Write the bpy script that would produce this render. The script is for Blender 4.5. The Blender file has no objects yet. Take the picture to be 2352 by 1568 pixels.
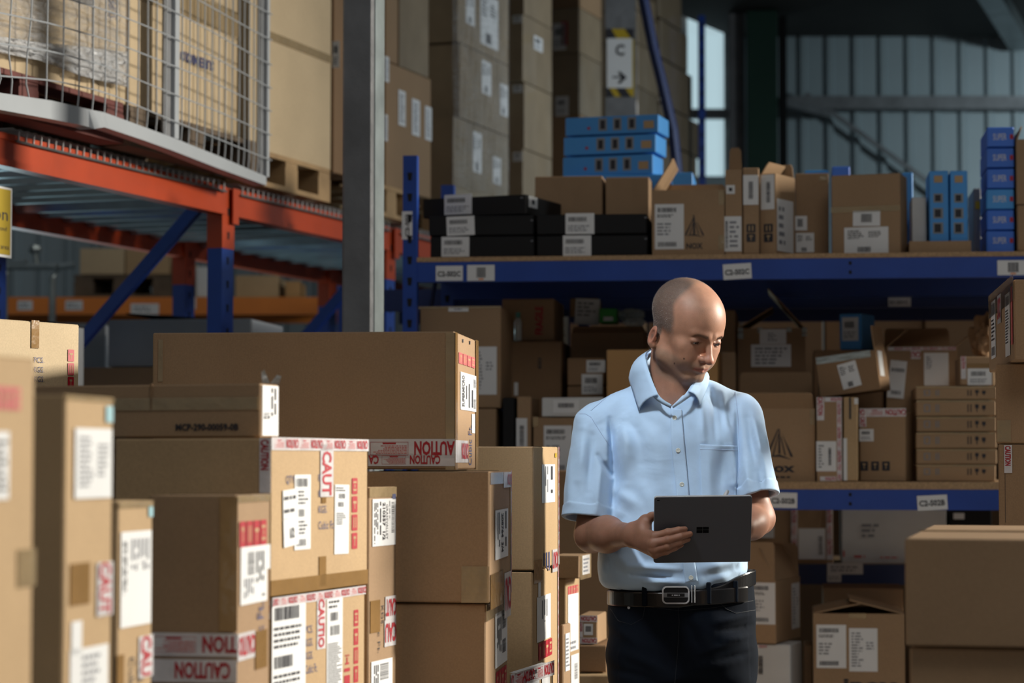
import bpy, math, random
import numpy as np
from mathutils import Matrix, Vector
random.seed(7)
C = bpy.context.scene.collection
R = math.radians
# ------------------------------------------------------------------ camera
FPX = 5500.0
EYE = Vector((0.0, 0.0, 1.36))
PITCH = math.atan(276.0 / FPX)
sc = bpy.context.scene
cam_d = bpy.data.cameras.new('camera'); cam = bpy.data.objects.new('camera', cam_d); C.objects.link(cam)
cam_d.sensor_width = 36.0; cam_d.lens = FPX / 2352 * 36.0
cam.location = EYE; cam.rotation_euler = (R(90) + PITCH, 0, 0)
cam_d.dof.use_dof = True; cam_d.dof.focus_distance = 5.75; cam_d.dof.aperture_fstop = 3.9
cam_d.clip_end = 200
sc.camera = cam
# ------------------------------------------------------------------ world, light, exposure
w = bpy.data.worlds.new('world'); sc.world = w; w.use_nodes = True
bg = w.node_tree.nodes['Background']; bg.inputs[0].default_value = (0.80, 0.90, 1.0, 1); bg.inputs[1].default_value = 0.092
def area(name, loc, aim, size, power, col, spread=180, sy=None):
    d = bpy.data.lights.new(name, 'AREA'); d.energy = power; d.color = col
    d.shape = 'RECTANGLE'; d.size = size; d.size_y = sy or size; d.spread = R(spread)
    o = bpy.data.objects.new(name, d); C.objects.link(o); o.location = loc
    o.rotation_euler = (Vector(aim) - Vector(loc)).to_track_quat('-Z', 'Y').to_euler()
    return o
# daylight from the high loading-bay opening on the right
area('bay_opening_daylight', (8.4, 7.8, 4.1), (-0.9, 4.7, 1.3), 1.0, 290, (1.0, 0.93, 0.81), 72)
# added narrow spot on the man, from the upper left front
area('man_spot', (-1.2, 3.2, 5.6), (0.42, 6.1, 1.33), 0.5, 1.35, (0.92, 0.96, 1.0), 12.5)
# added warm overhead fill from behind the camera
area('overhead_fill', (1.8, 0.5, 6.5), (0.3, 7.5, 1.0), 3.0, 78, (1.0, 0.95, 0.88))
# added lamp at the right, brightening the far cladding
area('far_wall_fill', (5.3, 13.4, 3.7), (4.4, 17.0, 3.1), 0.3, 18, (0.78, 0.94, 1.0), 84)
area('far_stack_fill', (5.2, 11.0, 3.9), (0.2, 12.6, 3.0), 1.0, 34, (0.85, 0.95, 1.0), 90)  # added fill for the far rack stacks, no source stands there
area('deck_underside_fill', (-3.4, 12.9, 1.0), (-1.7, 9.2, 2.35), 0.6, 42, (0.62, 0.92, 1.0), 120)  # added lamp aimed up to brighten the deck underside
area('left_far_fill', (-1.2, 12.0, 4.0), (-2.4, 14.5, 2.2), 0.6, 4, (1.0, 0.95, 0.85), 120)  # fill for the far left rack, without a visible source
vs = sc.view_settings
vs.view_transform = 'Standard'; vs.look = 'None'; vs.exposure = 0.0; vs.gamma = 1.0; vs.use_curve_mapping = False
sc.cycles.max_bounces = 6; sc.cycles.transparent_max_bounces = 12
try: sc.cycles.use_denoising = True
except Exception: pass
# ------------------------------------------------------------------ pixel -> place helpers
def ray(px, py):
    cx, cy = px - 1176.0, 784.0 - py
    return Vector((cx, FPX * math.cos(PITCH) - cy * math.sin(PITCH), FPX * math.sin(PITCH) + cy * math.cos(PITCH)))
def P(px, py, Y):
    d = ray(px, py); return EYE + d * (Y / d.y)
class Frame:
    """a place's own axes: x along its front, y into it"""
    def __init__(s, o, yaw):
        s.o = Vector((o[0], o[1], 0)); s.yaw = yaw
        s.M = Matrix.Translation(s.o) @ Matrix.Rotation(yaw, 4, 'Z'); s.I = s.M.inverted(); s.I3 = s.I.to_3x3()
    def hit(s, px, py, ax, off):
        o = s.I @ EYE; d = s.I3 @ ray(px, py)
        t = (off - o[ax]) / d[ax]; return o + d * t
# ------------------------------------------------------------------ materials
def nodes(name):
    m = bpy.data.materials.new(name); m.use_nodes = True
    nt = m.node_tree; return m, nt, nt.nodes['Principled BSDF']
def N(nt, t, **k):
    n = nt.nodes.new(t)
    for a, b in k.items():
        if a in n.inputs: n.inputs[a].default_value = b
        else: setattr(n, a, b)
    return n
def plain(name, col, rough=.5, metal=0.0, spec=.5, var=.08, scale=6.0, bump=0.0, bscale=40.0, alpha=1.0, coat=0.0, rnd=0.0):
    m, nt, b = nodes(name)
    b.inputs['Roughness'].default_value = rough; b.inputs['Metallic'].default_value = metal
    b.inputs['Specular IOR Level'].default_value = spec; b.inputs['Alpha'].default_value = alpha
    b.inputs['Coat Weight'].default_value = coat
    tc = N(nt, 'ShaderNodeTexCoord'); no = N(nt, 'ShaderNodeTexNoise', Scale=scale, Detail=4.0)
    nt.links.new(tc.outputs['Object'], no.inputs['Vector'])
    hv = N(nt, 'ShaderNodeHueSaturation'); hv.inputs['Color'].default_value = (*col, 1)
    mr = N(nt, 'ShaderNodeMapRange'); mr.inputs['From Min'].default_value = .25; mr.inputs['From Max'].default_value = .75
    mr.inputs['To Min'].default_value = 1 - var; mr.inputs['To Max'].default_value = 1 + var
    nt.links.new(no.outputs['Fac'], mr.inputs['Value'])
    out = mr.outputs[0]
    if rnd:
        oi = N(nt, 'ShaderNodeObjectInfo'); m2 = N(nt, 'ShaderNodeMapRange')
        m2.inputs['To Min'].default_value = 1 - rnd; m2.inputs['To Max'].default_value = 1 + rnd
        nt.links.new(oi.outputs['Random'], m2.inputs['Value'])
        mu = N(nt, 'ShaderNodeMath', operation='MULTIPLY'); nt.links.new(out, mu.inputs[0]); nt.links.new(m2.outputs[0], mu.inputs[1]); out = mu.outputs[0]
    nt.links.new(out, hv.inputs['Value']); nt.links.new(hv.outputs[0], b.inputs['Base Color'])
    if bump:
        n2 = N(nt, 'ShaderNodeTexNoise', Scale=bscale, Detail=3.0); nt.links.new(tc.outputs['Object'], n2.inputs['Vector'])
        bp = N(nt, 'ShaderNodeBump', Strength=bump, Distance=.01); nt.links.new(n2.outputs['Fac'], bp.inputs['Height'])
        nt.links.new(bp.outputs[0], b.inputs['Normal'])
    return m
def cardboard(name, col, var=.07, rnd=.07):
    m, nt, b = nodes(name)
    b.inputs['Roughness'].default_value = .72; b.inputs['Specular IOR Level'].default_value = .25
    tc = N(nt, 'ShaderNodeTexCoord')
    n1 = N(nt, 'ShaderNodeTexNoise', Scale=3.5, Detail=5.0); nt.links.new(tc.outputs['Object'], n1.inputs['Vector'])
    n2 = N(nt, 'ShaderNodeTexNoise', Scale=260.0, Detail=2.0); nt.links.new(tc.outputs['Object'], n2.inputs['Vector'])
    oi = N(nt, 'ShaderNodeObjectInfo')
    a = N(nt, 'ShaderNodeMapRange'); a.inputs['From Min'].default_value = .3; a.inputs['From Max'].default_value = .7; a.inputs['To Min'].default_value = 1 - var; a.inputs['To Max'].default_value = 1 + var
    c = N(nt, 'ShaderNodeMapRange'); c.inputs['From Min'].default_value = .3; c.inputs['From Max'].default_value = .7; c.inputs['To Min'].default_value = .93; c.inputs['To Max'].default_value = 1.07
    r = N(nt, 'ShaderNodeMapRange'); r.inputs['To Min'].default_value = 1 - rnd; r.inputs['To Max'].default_value = 1 + rnd
    nt.links.new(n1.outputs['Fac'], a.inputs['Value']); nt.links.new(n2.outputs['Fac'], c.inputs['Value']); nt.links.new(oi.outputs['Random'], r.inputs['Value'])
    m1 = N(nt, 'ShaderNodeMath', operation='MULTIPLY'); m2 = N(nt, 'ShaderNodeMath', operation='MULTIPLY')
    nt.links.new(a.outputs[0], m1.inputs[0]); nt.links.new(c.outputs[0], m1.inputs[1]); nt.links.new(m1.outputs[0], m2.inputs[0]); nt.links.new(r.outputs[0], m2.inputs[1])
    hv = N(nt, 'ShaderNodeHueSaturation'); hv.inputs['Color'].default_value = (*col, 1)
    nt.links.new(m2.outputs[0], hv.inputs['Value']); nt.links.new(hv.outputs[0], b.inputs['Base Color'])
    wv = N(nt, 'ShaderNodeTexWave', Scale=70.0, Distortion=.6); wv.bands_direction = 'X'
    n3 = N(nt, 'ShaderNodeTexNoise', Scale=5.0, Detail=3.0)
    nt.links.new(tc.outputs['Object'], wv.inputs['Vector']); nt.links.new(tc.outputs['Object'], n3.inputs['Vector'])
    b1 = N(nt, 'ShaderNodeBump', Strength=.05, Distance=.002); b2 = N(nt, 'ShaderNodeBump', Strength=.35, Distance=.012)
    nt.links.new(wv.outputs['Fac'], b1.inputs['Height']); nt.links.new(n3.outputs['Fac'], b2.inputs['Height'])
    nt.links.new(b1.outputs[0], b2.inputs['Normal']); nt.links.new(b2.outputs[0], b.inputs['Normal'])
    return m
def film(name, opac=.35, tint=(.8, .82, .85)):
    m, nt, b = nodes(name)
    b.inputs['Base Color'].default_value = (*tint, 1); b.inputs['Roughness'].default_value = .22; b.inputs['Specular IOR Level'].default_value = .9
    tc = N(nt, 'ShaderNodeTexCoord'); mp = N(nt, 'ShaderNodeMapping'); mp.inputs['Scale'].default_value = (3, 3, 14); mp.inputs['Rotation'].default_value = (0, .5, 0)
    n = N(nt, 'ShaderNodeTexNoise', Scale=5.0, Detail=6.0, Roughness=.65)
    nt.links.new(tc.outputs['Object'], mp.inputs['Vector']); nt.links.new(mp.outputs[0], n.inputs['Vector'])
    mr = N(nt, 'ShaderNodeMapRange'); mr.inputs['From Min'].default_value = .35; mr.inputs['From Max'].default_value = .75
    mr.inputs['To Min'].default_value = opac * .35; mr.inputs['To Max'].default_value = min(1, opac * 1.9)
    nt.links.new(n.outputs['Fac'], mr.inputs['Value']); nt.links.new(mr.outputs[0], b.inputs['Alpha'])
    bp = N(nt, 'ShaderNodeBump', Strength=.9, Distance=.03); nt.links.new(n.outputs['Fac'], bp.inputs['Height']); nt.links.new(bp.outputs[0], b.inputs['Normal'])
    return m
def emis(name, col, s):
    m, nt, b = nodes(name); b.inputs['Base Color'].default_value = (*col, 1)
    b.inputs['Emission Color'].default_value = (*col, 1); b.inputs['Emission Strength'].default_value = s; return m
M_ = {
 'card': cardboard('kraft_cardboard', (.345, .225, .13)),
 'card2': cardboard('pale_kraft_cardboard', (.45, .31, .172)),
 'card3': cardboard('cream_cardboard', (.55, .43, .275)),
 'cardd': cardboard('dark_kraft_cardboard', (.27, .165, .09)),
 'cardo': cardboard('orange_kraft_cardboard', (.42, .24, .10)),
 'white': plain('white_carton_board', (.62, .63, .63), .6, rnd=.05),
 'grey': plain('grey_carton_board', (.24, .25, .265), .65, rnd=.08),
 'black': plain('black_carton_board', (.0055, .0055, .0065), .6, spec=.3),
 'blueb': plain('printed_blue_carton', (.06, .30, .72), .5, rnd=.08, var=.05),
 'bluep': plain('printed_deep_blue_carton', (.045, .17, .68), .5, rnd=.06, var=.05),
 'paper': plain('label_paper', (.72, .73, .74), .55, var=.03),
 'ink': plain('black_ink', (.02, .02, .028), .6),
 'inkb': plain('blue_ink', (.05, .06, .16), .6),
 'inkg': plain('grey_ink', (.22, .23, .26), .6),
 'red': plain('red_print', (.40, .008, .022), .5),
 'redp': plain('worn_red_print', (.55, .10, .10), .55),
 'ctape': plain('white_caution_tape', (.74, .72, .74), .22, var=.15, scale=25, bump=.25, bscale=30, alpha=.86),
 'btape': plain('brown_packing_tape', (.28, .165, .065), .18, var=.1, scale=12, bump=.35, bscale=22, coat=.5),
 'gtape': plain('clear_packing_tape', (.50, .38, .22), .12, var=.1, scale=12, bump=.6, bscale=35, alpha=.55, coat=1.0),
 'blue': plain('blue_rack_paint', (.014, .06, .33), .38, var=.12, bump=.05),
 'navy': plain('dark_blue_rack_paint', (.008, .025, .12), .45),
 'orange': plain('orange_rack_paint', (.47, .052, .006), .42, var=.12, bump=.05),
 'orangef': plain('far_orange_rack_paint', (.75, .22, .03), .5),
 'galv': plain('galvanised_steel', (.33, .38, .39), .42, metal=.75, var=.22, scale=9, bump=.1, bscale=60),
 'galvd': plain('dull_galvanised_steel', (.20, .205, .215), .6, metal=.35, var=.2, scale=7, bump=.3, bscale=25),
 'greym': plain('grey_powder_coated_steel', (.42, .45, .48), .35, var=.05, bump=.05),
 'chrome': plain('bright_zinc_wire', (.75, .77, .78), .18, metal=1.0, var=.1),
 'galvs': plain('shiny_deck_steel', (.52, .60, .63), .27, metal=.85, var=.25, scale=5),
 'tick': plain('bright_wire', (.62, .63, .63), .3, metal=.25),
 'cardf': plain('film_wrapped_cardboard', (.30, .23, .15), .4, spec=.6, var=.16, scale=5, bump=.5, bscale=9, coat=.35, rnd=.12),
 'teals': plain('pale_teal_sticker', (.30, .52, .58), .5),
 'chip': plain('chipboard', (.40, .26, .14), .75, var=.3, scale=160, bump=.2, bscale=120),
 'wood': plain('pallet_timber', (.40, .26, .13), .8, var=.25, scale=8, bump=.3),
 'woodr': plain('red_brown_pallet_timber', (.12, .028, .022), .7, var=.3, scale=10, bump=.3),
 'woodg': plain('weathered_pallet_timber', (.13, .095, .065), .85, var=.3, scale=10, bump=.3),
 'green': plain('green_paint', (.006, .045, .028), .6),
 'greenb': plain('green_carton_board', (.03, .32, .035), .5),
 'dark': plain('black_gap', (.004, .004, .005), .8),
 'yellow': plain('yellow_sign', (.46, .32, .012), .45),
 'slab': plain('mezzanine_board', (.055, .055, .05), .8, var=.1),
 'floor': plain('concrete_floor', (.22, .22, .22), .55, var=.15, scale=3),
 'cladd': plain('grey_steel_cladding', (.33, .40, .43), .5, var=.06, scale=2),
 'film': film('stretch_film', .2), 'filmx': film('thin_stretch_film', .09), 'filmw': film('thick_stretch_film', .75, (.85, .87, .9)),
 'plast': film('crumpled_poly_bag', .8, (.75, .85, .85)),
 'bottle': plain('translucent_bottle', (.55, .58, .58), .3), 'teal': plain('teal_cap', (.08, .3, .25), .4),
 'win': emis('daylit_translucent_panel', (.62, .83, .90), .62),
}
# ------------------------------------------------------------------ mesh building
_txt = {}
def text_geo(s, bold=False):
    k = (s, bold)
    if k not in _txt:
        cu = bpy.data.curves.new('t', 'FONT'); cu.body = s; cu.size = 1.0; cu.resolution_u = 2
        if bold: cu.offset = .035
        ob = bpy.data.objects.new('t', cu); C.objects.link(ob)
        dg = bpy.context.evaluated_depsgraph_get()
        me = bpy.data.meshes.new_from_object(ob.evaluated_get(dg))
        v = [(a.co.x, a.co.y) for a in me.vertices]; f = [tuple(p.vertices) for p in me.polygons]
        xs = [a[0] for a in v]; w = max(xs) if xs else 0; x0 = min(xs) if xs else 0
        _txt[k] = ([(a[0] - x0, a[1]) for a in v], f, w - x0)
        bpy.data.objects.remove(ob); bpy.data.curves.remove(cu); bpy.data.meshes.remove(me)
    return _txt[k]
class MB:
    def __init__(s): s.v = []; s.f = []; s.m = []; s.mats = []; s.T = Matrix.Identity(4)
    def mi(s, mat):
        if mat not in s.mats: s.mats.append(mat)
        return s.mats.index(mat)
    def add(s, vs, fs, mat, T=None):
        T = s.T if T is None else s.T @ T
        n = len(s.v); s.v += [tuple(T @ Vector(p)) for p in vs]; k = s.mi(mat)
        for f in fs: s.f.append(tuple(i + n for i in f)); s.m.append(k)
    def box(s, x0, y0, z0, x1, y1, z1, mat, T=None):
        vs = [(x0, y0, z0), (x1, y0, z0), (x1, y1, z0), (x0, y1, z0), (x0, y0, z1), (x1, y0, z1), (x1, y1, z1), (x0, y1, z1)]
        s.add(vs, [(3, 2, 1, 0), (4, 5, 6, 7), (0, 1, 5, 4), (1, 2, 6, 5), (2, 3, 7, 6), (3, 0, 4, 7)], mat, T)
    def cham(s, x0, y0, z0, x1, y1, z1, c, mat, T=None, jit=0):
        """box with chamfered edges"""
        c = min(c, (x1 - x0) * .3, (y1 - y0) * .3, (z1 - z0) * .3)
        vs = []; idx = {}
        for ix, X in enumerate((x0, x1)):
            for iy, Y in enumerate((y0, y1)):
                for iz, Z in enumerate((z0, z1)):
                    sx, sy, sz = (1 - 2 * ix) * c, (1 - 2 * iy) * c, (1 - 2 * iz) * c
                    j = [random.uniform(0, jit) * (1 - 2 * k_) for k_ in (ix, iy, iz)]
                    for a, q in enumerate(((X, Y + sy, Z + sz), (X + sx, Y, Z + sz), (X + sx, Y + sy, Z))):
                        idx[ix, iy, iz, a] = len(vs); vs.append((q[0] + j[0], q[1] + j[1], q[2] + j[2]))
        I = lambda *k: idx[k]
        F = []
        for i in (0, 1):
            F.append([I(i, 0, 0, 0), I(i, 1, 0, 0), I(i, 1, 1, 0), I(i, 0, 1, 0)][::(1 if i else -1)])
            F.append([I(0, i, 0, 1), I(1, i, 0, 1), I(1, i, 1, 1), I(0, i, 1, 1)][::(-1 if i else 1)])
            F.append([I(0, 0, i, 2), I(1, 0, i, 2), I(1, 1, i, 2), I(0, 1, i, 2)][::(1 if i else -1)])
        for i in (0, 1):
            for j in (0, 1):
                F.append([I(i, j, 0, 0), I(i, j, 1, 0), I(i, j, 1, 1), I(i, j, 0, 1)][::(1 if i != j else -1)])
                F.append([I(i, 0, j, 0), I(i, 1, j, 0), I(i, 1, j, 2), I(i, 0, j, 2)][::(-1 if i != j else 1)])
                F.append([I(0, i, j, 1), I(1, i, j, 1), I(1, i, j, 2), I(0, i, j, 2)][::(1 if i != j else -1)])
        for i in (0, 1):
            for j in (0, 1):
                for k in (0, 1):
                    F.append([I(i, j, k, 0), I(i, j, k, 1), I(i, j, k, 2)][::(1 if (i + j + k) % 2 else -1)])
        s.add(vs, F, mat, T)
    def tube(s, pts, r, mat, n=8, cap=True):
        pts = [Vector(p) for p in pts]; rr = r if hasattr(r, '__len__') else [r] * len(pts)
        vs = []; fs = []
        for i, p in enumerate(pts):
            d = (pts[min(i + 1, len(pts) - 1)] - pts[max(i - 1, 0)]).normalized()
            u = d.cross(Vector((0, 0, 1)) if abs(d.z) < .9 else Vector((1, 0, 0))).normalized(); w_ = d.cross(u)
            for k in range(n):
                a = 2 * math.pi * k / n; vs.append(p + (u * math.cos(a) + w_ * math.sin(a)) * rr[i])
        for i in range(len(pts) - 1):
            for k in range(n):
                fs.append((i * n + k, i * n + (k + 1) % n, (i + 1) * n + (k + 1) % n, (i + 1) * n + k))
        if cap: fs.append(tuple(range(n))[::-1]); fs.append(tuple(range((len(pts) - 1) * n, len(pts) * n)))
        s.add(vs, fs, mat)
    def bar(s, a, b, wx, wz, mat, up=(0, 0, 1)):
        """rectangular bar from a to b"""
        a = Vector(a); b = Vector(b); d = (b - a).normalized(); u = d.cross(Vector(up)).normalized(); v = u.cross(d)
        T = Matrix((( *u, 0), (*d, 0), (*v, 0), (0, 0, 0, 1))).transposed(); T.translation = a
        s.box(-wx / 2, 0, -wz / 2, wx / 2, (b - a).length, wz / 2, mat, T)
    def prism(s, poly, z0, z1, mat, T=None):
        n = len(poly); vs = [(p[0], p[1], z0) for p in poly] + [(p[0], p[1], z1) for p in poly]
        fs = [tuple(range(n))[::-1], tuple(range(n, 2 * n))] + [(i, (i + 1) % n, n + (i + 1) % n, n + i) for i in range(n)]
        s.add(vs, fs, mat, T)
    def text(s, st, x, y, h, mat, T, bold=False, w=None, z=.0, al='l'):
        v, f, wd = text_geo(st, bold)
        k = h / .73; kx = k if w is None else w / max(wd, .01)
        if al == 'c': x = x - wd * kx / 2
        s.add([(x + a[0] * kx, y + a[1] * k, z) for a in v], f, mat, T)
    def build(s, name, parent=None, smooth=False, world=None):
        me = bpy.data.meshes.new(name); me.from_pydata(s.v, [], s.f)
        for m in s.mats: me.materials.append(M_[m] if isinstance(m, str) else m)
        me.polygons.foreach_set('material_index', s.m)
        if smooth: me.polygons.foreach_set('use_smooth', [True] * len(s.f))
        me.update()
        o = bpy.data.objects.new(name, me); C.objects.link(o)
        if parent: o.parent = parent
        if world is not None: o.matrix_world = world
        return o
def tag(o, label=None, cat=None, group=None, kind=None):
    if label: o['label'] = label
    if cat: o['category'] = cat
    if group: o['group'] = group
    if kind: o['kind'] = kind
    return o
def empty(name, M, label, cat, group=None):
    o = bpy.data.objects.new(name, None); C.objects.link(o); o.empty_display_size = .05
    o.matrix_world = M; return tag(o, label, cat, group)
# ------------------------------------------------------------------ cartons
def barcode(mb, x0, y0, x1, y1, mat, T, vert=False, z=.0006):
    L = (y1 - y0) if vert else (x1 - x0); n = 26; u = L / (n * 2.1); p = 0
    while p < L - u:
        b = u * random.choice((.7, 1, 1.6)); g = u * random.choice((.6, 1, 1.3)); e = min(p + b, L)
        if vert: q = (x0, y0 + p, x1, y0 + e)
        else: q = (x0 + p, y0, x0 + e, y1)
        mb.add([(q[0], q[1], z), (q[2], q[1], z), (q[2], q[3], z), (q[0], q[3], z)], [(0, 1, 2, 3)], mat, T); p += b + g
def lines(mb, x0, y0, x1, y1, n, mat, T, z=.0006):
    s_ = (y1 - y0) / n
    for i in range(n):
        p = x0; yy = y1 - (i + .8) * s_; end = x0 + (x1 - x0) * random.uniform(.6, 1)
        while p < end:
            q = p + s_ * random.uniform(.5, 2.2)
            mb.add([(p, yy, z), (min(q, end), yy, z), (min(q, end), yy + s_ * .5, z), (p, yy + s_ * .5, z)], [(0, 1, 2, 3)], mat, T); p = q + s_ * .4
def draw(mb, items, W, H, T):
    for it in items:
        k = it[0]
        if k == 'bar': barcode(mb, it[1] * W, it[2] * H, it[3] * W, it[4] * H, it[6] if len(it) > 6 else 'ink', T, len(it) > 5 and it[5])
        elif k == 'lines': lines(mb, it[1] * W, it[2] * H, it[3] * W, it[4] * H, it[5], it[6] if len(it) > 6 else 'ink', T)
        elif k == 't': mb.text(it[1], it[2] * W, it[3] * H, it[4] * H, it[5] if len(it) > 5 else 'ink', T, bold=len(it) > 6 and it[6], w=it[7] * W if len(it) > 7 and it[7] else None, z=.0007)
        elif k == 'rect':
            x0, y0, x1, y1 = it[1] * W, it[2] * H, it[3] * W, it[4] * H
            z = it[6] if len(it) > 6 else .0005
            mb.add([(x0, y0, z), (x1, y0, z), (x1, y1, z), (x0, y1, z)], [(0, 1, 2, 3)], it[5], T)
        elif k == 'icons':   # red handling marks in a row
            x0, y0, x1, y1, n, mat = it[1] * W, it[2] * H, it[3] * W, it[4] * H, it[5], it[6]
            hor = (x1 - x0) > (y1 - y0); L = (x1 - x0) if hor else (y1 - y0); st = L / n
            for i in range(n):
                a = i * st + st * .06; b = (i + 1) * st - st * .06
                q = (x0 + a, y0, x0 + b, y1) if hor else (x0, y0 + a, x1, y0 + b)
                w_, h_ = q[2] - q[0], q[3] - q[1]; c = min(w_, h_) * .06
                pl = [(q[0] + c, q[1]), (q[2] - c, q[1]), (q[2], q[1] + c), (q[2], q[3] - c), (q[2] - c, q[3]), (q[0] + c, q[3]), (q[0], q[3] - c), (q[0], q[1] + c)]
                mb.add([(a_, b_, .0005) for a_, b_ in pl], [tuple(range(8))], mat, T)
                cx, cy = (q[0] + q[2]) / 2, (q[1] + q[3]) / 2; g = 'card2'; z = .0008
                def rr(ax, ay, bx, by): mb.add([(cx + ax * w_, cy + ay * h_, z), (cx + bx * w_, cy + ay * h_, z), (cx + bx * w_, cy + by * h_, z), (cx + ax * w_, cy + by * h_, z)], [(0, 1, 2, 3)], g, T)
                if i % 4 == 0: rr(-.05, -.3, .05, .3); rr(-.2, .12, .2, .28)
                elif i % 4 == 1: rr(-.25, -.32, -.12, .32); rr(.12, -.32, .25, .32)
                elif i % 4 == 2: rr(-.3, .05, .3, .2); rr(-.05, -.3, .05, .05)
                else: rr(-.3, -.3, .3, -.18); rr(-.3, .18, .3, .3); rr(-.08, -.1, .08, .1)
SHIP = [('bar', .1, .82, .75, .92), ('lines', .08, .70, .8, .78, 2), ('lines', .08, .3, .6, .6, 4, 'inkg'), ('bar', .1, .06, .75, .16)]
SHIP2 = [('bar', .06, .84, .8, .95), ('lines', .05, .6, .9, .8, 4), ('bar', .06, .44, .6, .54), ('lines', .05, .2, .9, .4, 4), ('bar', .1, .05, .7, .14)]
SMALL = [('bar', .15, .55, .75, .82), ('lines', .1, .12, .9, .42, 3, 'inkg')]
BAR = [('bar', .3, .25, .7, .8)]
LIST = [('lines', .08, .1, .5, .92, 12, 'inkg'), ('lines', .6, .5, .9, .7, 3, 'inkg')]
DOC = [('lines', .08, .55, .45, .9, 5), ('lines', .55, .6, .9, .85, 4), ('bar', .3, .05, .6, .25)]
class Box:
    """a carton: x0,x1 = edges of its front in the photograph, y0,y1 = top and bottom, Y/frame+d = where it stands"""
    def __init__(s, label, x0, x1, y0, y1=None, Y=None, psi=-6.0, fr=None, d=0.0, xs=None, dep=.3, zb=None, zt=None, mat='card',
                 cat='carton', name='carton', group=None, flaps=None, fl=None, ch=.003, jit=.0015, taped=False, tray=False):
        refR = xs is not None and xs > x1
        xr = x1 if refR else x0; ym = 0.5 * (y0 + (y1 if y1 is not None else y0 + 100))
        if fr is None:
            c = P(xr, ym, Y); fr = Frame((c.x, c.y), R(psi)); d = 0.0
        elif psi != -6.0 and psi is not None:
            h = fr.M @ fr.hit(xr, ym, 1, d); fr = Frame((h.x, h.y), fr.yaw + R(psi)); d = 0.0
        a, b = fr.hit(x0, ym, 1, d), fr.hit(x1, ym, 1, d); ref = b if refR else a
        if xs is not None: dep = abs(fr.hit(xs, ym, 0, ref.x).y - d)
        s.w = b.x - a.x; s.l = dep
        h0 = fr.hit(xr, y0, 1, d).z if zt is None else zt
        if zb is None: zb = fr.hit(xr, y1, 1, d).z
        s.z0 = zb; s.h = h0 - zb - (.0012 if zt is not None else 0); s.name = name; s.zt = h0
        loc = fr.M @ Vector(((a.x + b.x) / 2, d + dep / 2, 0)); loc.z = zb
        s.M = Matrix.Translation(loc) @ Matrix.Rotation(fr.yaw, 4, 'Z'); s.I = s.M.inverted(); s.I3 = s.I.to_3x3()
        s.root = empty(name, s.M, label, cat, group); s.body = MB(); s.mat = mat; s.flaps = flaps; s.parts = []
        W, L, H = s.w, s.l, s.h
        if not flaps and not tray:
            s.body.cham(-W / 2, -L / 2, 0, W / 2, L / 2, H, ch, mat, jit=jit)
            if mat.startswith('card') and H > .1 and W > .1:      # the seam of the top flaps
                s.body.box(-W / 2 + .004, -.001, H - .0005, W / 2 - .004, .001, H + .0004, 'dark')
        else:
            t = .006
            s.body.box(-W / 2, -L / 2, 0, W / 2, L / 2, t, mat)
            s.body.box(-W / 2, -L / 2, t, W / 2, -L / 2 + t, H, mat); s.body.box(-W / 2, L / 2 - t, t, W / 2, L / 2, H, mat)
            s.body.box(-W / 2, -L / 2 + t, t, -W / 2 + t, L / 2 - t, H, mat); s.body.box(W / 2 - t, -L / 2 + t, t, W / 2, L / 2 - t, H, mat)
            for k, v in (flaps or {}).items():
                ang, ln = v if isinstance(v, tuple) else (v, None)
                ln = ln or (min(L, W) * .48)
                half = W / 2 if k in 'FB' else L / 2; off = L / 2 if k in 'FB' else W / 2
                rz = {'F': 0, 'R': 90, 'B': 180, 'L': -90}[k]
                T = Matrix.Rotation(R(rz), 4, 'Z') @ Matrix.Translation((0, -off + .003, H)) @ Matrix.Rotation(R(ang), 4, 'X')
                fb = MB(); c = .012; q = half - .004
                fb.prism([(-q, 0), (q, 0), (q - c * .4, ln - c), (q - c, ln), (-q + c, ln), (-q + c * .4, ln - c)], -.002, .002, mat, T)
                s.parts.append(('flap', fb))
    def face(s, f):
        W, L = s.w / 2, s.l / 2
        e = .0012
        if f == 'F': return 1, -L, Matrix(((1, 0, 0, -W), (0, 0, -1, -L - e), (0, 1, 0, 0), (0, 0, 0, 1)))
        if f == 'R': return 0, W, Matrix(((0, 0, 1, W + e), (1, 0, 0, -L), (0, 1, 0, 0), (0, 0, 0, 1)))
        if f == 'L': return 0, -W, Matrix(((0, 0, -1, -W - e), (-1, 0, 0, L), (0, 1, 0, 0), (0, 0, 0, 1)))
        if f == 'T': return 2, s.h, Matrix(((1, 0, 0, -W), (0, 1, 0, -L), (0, 0, 1, s.h + e), (0, 0, 0, 1)))
    def uv(s, f, px, py):
        ax, off, T = s.face(f); o = s.I @ EYE; dd = s.I3 @ ray(px, py); t = (off - o[ax]) / dd[ax]; p = T.inverted() @ (o + dd * t)
        return p.x, p.y
    def rect(s, f, x0, y0, x1, y1):
        a = s.uv(f, x0, y0); b = s.uv(f, x1, y1)
        u0, u1 = sorted((a[0], b[0])); v0, v1 = sorted((a[1], b[1])); return u0, v0, u1, v1
    def lab(s, f, x0, y0, x1, y1, items=SHIP, rot=0, tilt=0, mat='paper', name='shipping_label', lift=0, lab=None, th=.0007, uvr=None):
        u0, v0, u1, v1 = uvr or s.rect(f, x0, y0, x1, y1); T = s.face(f)[2]; W, H = u1 - u0, v1 - v0
        T = T @ Matrix.Translation(((u0 + u1) / 2, (v0 + v1) / 2, lift)) @ Matrix.Rotation(R(rot + tilt), 4, 'Z')
        if rot % 180: W, H = H, W
        T = T @ Matrix.Translation((-W / 2, -H / 2, 0)); mb = MB()
        if mat: mb.box(0, 0, -.0006, W, H, 0.0, mat, T)
        draw(mb, items, W, H, T); s.parts.append((name, mb, lab)); return s
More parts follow.
